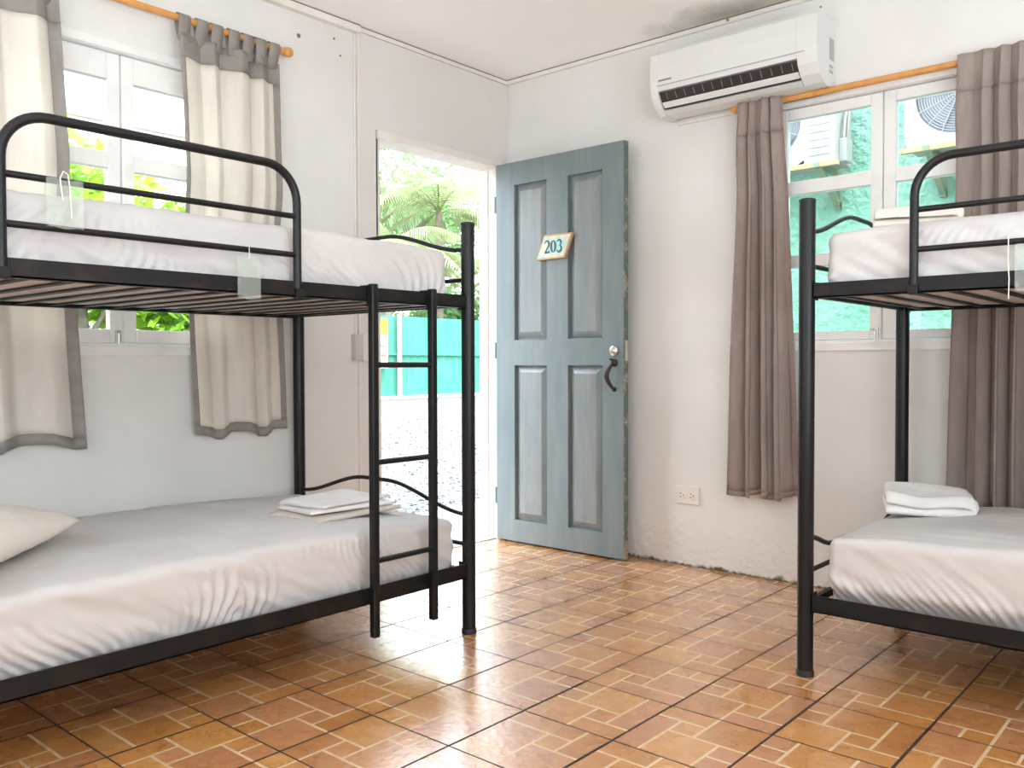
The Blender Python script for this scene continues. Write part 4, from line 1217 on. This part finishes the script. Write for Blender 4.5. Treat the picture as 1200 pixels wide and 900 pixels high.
# lit shrubs outside the left window
for k, (x, y, hh) in enumerate(((-4.4, -1.35, 3.0), (-4.9, -0.35, 3.1), (-4.5, 0.65, 3.0))):
    tree((x, y, GZ), hh, (0.75, 0.85, 1.1), 3400, 0.17, M['leaf'], ['bright green shrub outside the left window, behind the left sash', 'bright green shrub outside the left window, behind the meeting stiles', 'bright green shrub outside the left window, behind the right sash'][k], 'shrubs outside the left window', 51 + k, 'shrub', 'leafy_shrub')
def house():
    O = (-10.5, 0.0, GZ); root = thing('neighbour_house', O, 'white house rising behind the shrubs outside the left window', 'house')
    MB(O).box(-14, -10, -6.0, 5.2, GZ, 7.2).build('wall', M['housewhite'], root)
    MB(O).box(-10.0, -9.90, -6.0, 5.2, 4.62, 4.74).build('gutter', M['concrete'], root, bevel=0.01)
    MB(O).box(-14.4, -9.5, -6.4, 5.6, 7.2, 7.45).build('roof', M['housewhite'], root)
house()

# ------------------------------------------------------------------ alley behind the right window
struct('wall_neighbour', MB().box(-0.6, 9, 1.75, 1.95, GZ - 0.3, 3.05), M['teal_stucco'])
def condenser(x0, label, withbox):
    y0, y1 = 1.40, 1.66; z0, z1 = 2.165, 2.70; x1 = x0 + 0.70
    O = (x0 + 0.35, 1.53, z0); root = thing('condenser_unit', O, label, 'air conditioner', 'condensers on the teal wall')
    fcx = x0 + 0.275; fcz = 2.43; R_ = 0.218
    # casing with a round fan opening
    m = MB(O); n = 40
    ring = [(fcx + R_ * math.cos(2 * PI * k / n), y0, fcz + R_ * math.sin(2 * PI * k / n)) for k in range(n)]
    ring2 = [(x, y0 + 0.05, z) for x, _, z in ring]
    xr = x0 + 0.515
    def sq(k):
        a = 2 * PI * k / n; c_, s_ = math.cos(a), math.sin(a)
        t_ = min(((xr - fcx) if c_ > 0 else (fcx - x0)) / max(abs(c_), 1e-6), ((z1 - fcz) if s_ > 0 else (fcz - z0)) / max(abs(s_), 1e-6))
        return (fcx + c_ * t_, y0, fcz + s_ * t_)
    outer = [sq(k) for k in range(n)]
    m.add(ring + outer, [(k, (k + 1) % n, (k + 1) % n + n, k + n) for k in range(n)])
    m.add(ring + ring2, [(k, (k + 1) % n, (k + 1) % n + n, k + n) for k in range(n)], 0, True)
    m.box(x0, x1, y0 + 0.052, y1, z0, z1); m.box(xr, x1, y0, y0 + 0.052, z0, z1)
    m.box(x0, xr, y0 + 0.001, y0 + 0.052, z1 - 0.004, z1); m.box(x0, xr, y0 + 0.001, y0 + 0.052, z0, z0 + 0.004); m.box(x0, x0 + 0.004, y0 + 0.001, y0 + 0.052, z0, z1)
    m.build('casing', M['condwhite'], root, flip_fix=True)
    m = MB(O); m.lathe((fcx, y0 + 0.046, fcz), [(R_, 0), (R_, 0.004)], 'y', 40); m.build('fan_cavity', M['condgrille'], root)
    m = MB(O)
    for k in range(4):
        a = PI / 4 + k * PI / 2; m.add([(fcx, y0 + 0.035, fcz), (fcx + 0.18 * math.cos(a - 0.35), y0 + 0.040, fcz + 0.18 * math.sin(a - 0.35)), (fcx + 0.19 * math.cos(a + 0.35), y0 + 0.028, fcz + 0.19 * math.sin(a + 0.35))], [(0, 1, 2)])
    m.build('fan_blades', M['condgrille'], root, solid=0.002)
    m = MB(O)
    for k in range(1, 16): m.tube([(fcx + R_ * k / 16 * math.cos(2 * PI * i / 36), y0 + 0.008, fcz + R_ * k / 16 * math.sin(2 * PI * i / 36)) for i in range(37)], 0.0022, 5, cap=False)
    for k in range(8):
        a = PI * k / 8; m.tube([(fcx - R_ * math.cos(a), y0 + 0.006, fcz - R_ * math.sin(a)), (fcx + R_ * math.cos(a), y0 + 0.006, fcz + R_ * math.sin(a))], 0.0028, 5)
    m.build('fan_grille', M['condwhite'], root)
    m = MB(O)
    for k in range(9): m.box(xr + 0.03, x1 - 0.03, y0 - 0.003, y0, 2.21 + k * 0.045, 2.214 + k * 0.045)
    m.build('panel_ribs', M['condwhite'], root)
    MB(O).box(x0 + 0.517, x0 + 0.521, y0 - 0.001, y0 + 0.001, z0 + 0.01, z1 - 0.01).build('panel_joint', M['label'], root)
    if withbox:
        MB(O).box(x1, x1 + 0.045, y0 + 0.06, y0 + 0.16, 2.165, 2.30).build('valve_cover', M['condwhite'], root, bevel=0.004)
        m = MB(O)
        for k in range(2): m.tube([(x1 + 0.022, y0 + 0.08 + k * .05, 2.30), (x1 + 0.03, y0 + 0.08 + k * .05, 2.42), (x1 + 0.02, y0 + 0.2, 2.60), (x1 + 0.02, 1.745, 2.62)], 0.009, 8)
        m.build('refrigerant_pipe', M['acgrey'], root)
    # brackets to the wall
    for bxx in (x0 + 0.10, x1 - 0.12):
        m = MB(O); m.box(bxx, bxx + 0.035, y0 - 0.02, 1.75, 2.135, 2.163); m.box(bxx, bxx + 0.035, 1.715, 1.75, 1.93, 2.135)
        m.add([(bxx, y0 + 0.02, 2.137), (bxx + 0.035, y0 + 0.02, 2.137), (bxx + 0.035, 1.74, 1.93), (bxx, 1.74, 1.93), (bxx, y0 + 0.06, 2.137), (bxx + 0.035, y0 + 0.06, 2.137), (bxx + 0.035, 1.74, 1.965), (bxx, 1.74, 1.965)],
              [(0, 1, 2, 3), (4, 7, 6, 5), (0, 3, 7, 4), (1, 5, 6, 2)])
        m.build('wall_bracket', M['bracket'], root)
    MB(O).box(x0 - 0.02, x1 + 0.02, y0 - 0.015, y0 + 0.02, 2.137, 2.164).build('support_board', M['orangewood'], root)
condenser(0.625, 'white outdoor condenser with side valve box, behind the left sash of the right window', True)
condenser(1.712, 'white outdoor condenser seen through the right sash, partly behind the curtain', False)
tag(MB((2.16, 1.7, 1.5)).tube([(2.16, 1.725, GZ), (2.16, 1.725, 2.12)], 0.022, 12).build('drain_pipe', M['rustpost']), 'brown pipe running up the teal neighbouring wall', 'pipe')
tag(MB((1.98, 1.7, 1.5)).tube([(1.96, 1.735, GZ), (1.96, 1.735, 2.13)], 0.008, 8).tube([(1.99, 1.735, GZ), (1.99, 1.735, 2.13)], 0.008, 8).build('condenser_cables', M['bracket']), 'pair of thin cables on the teal wall left of the brown pipe', 'cable')
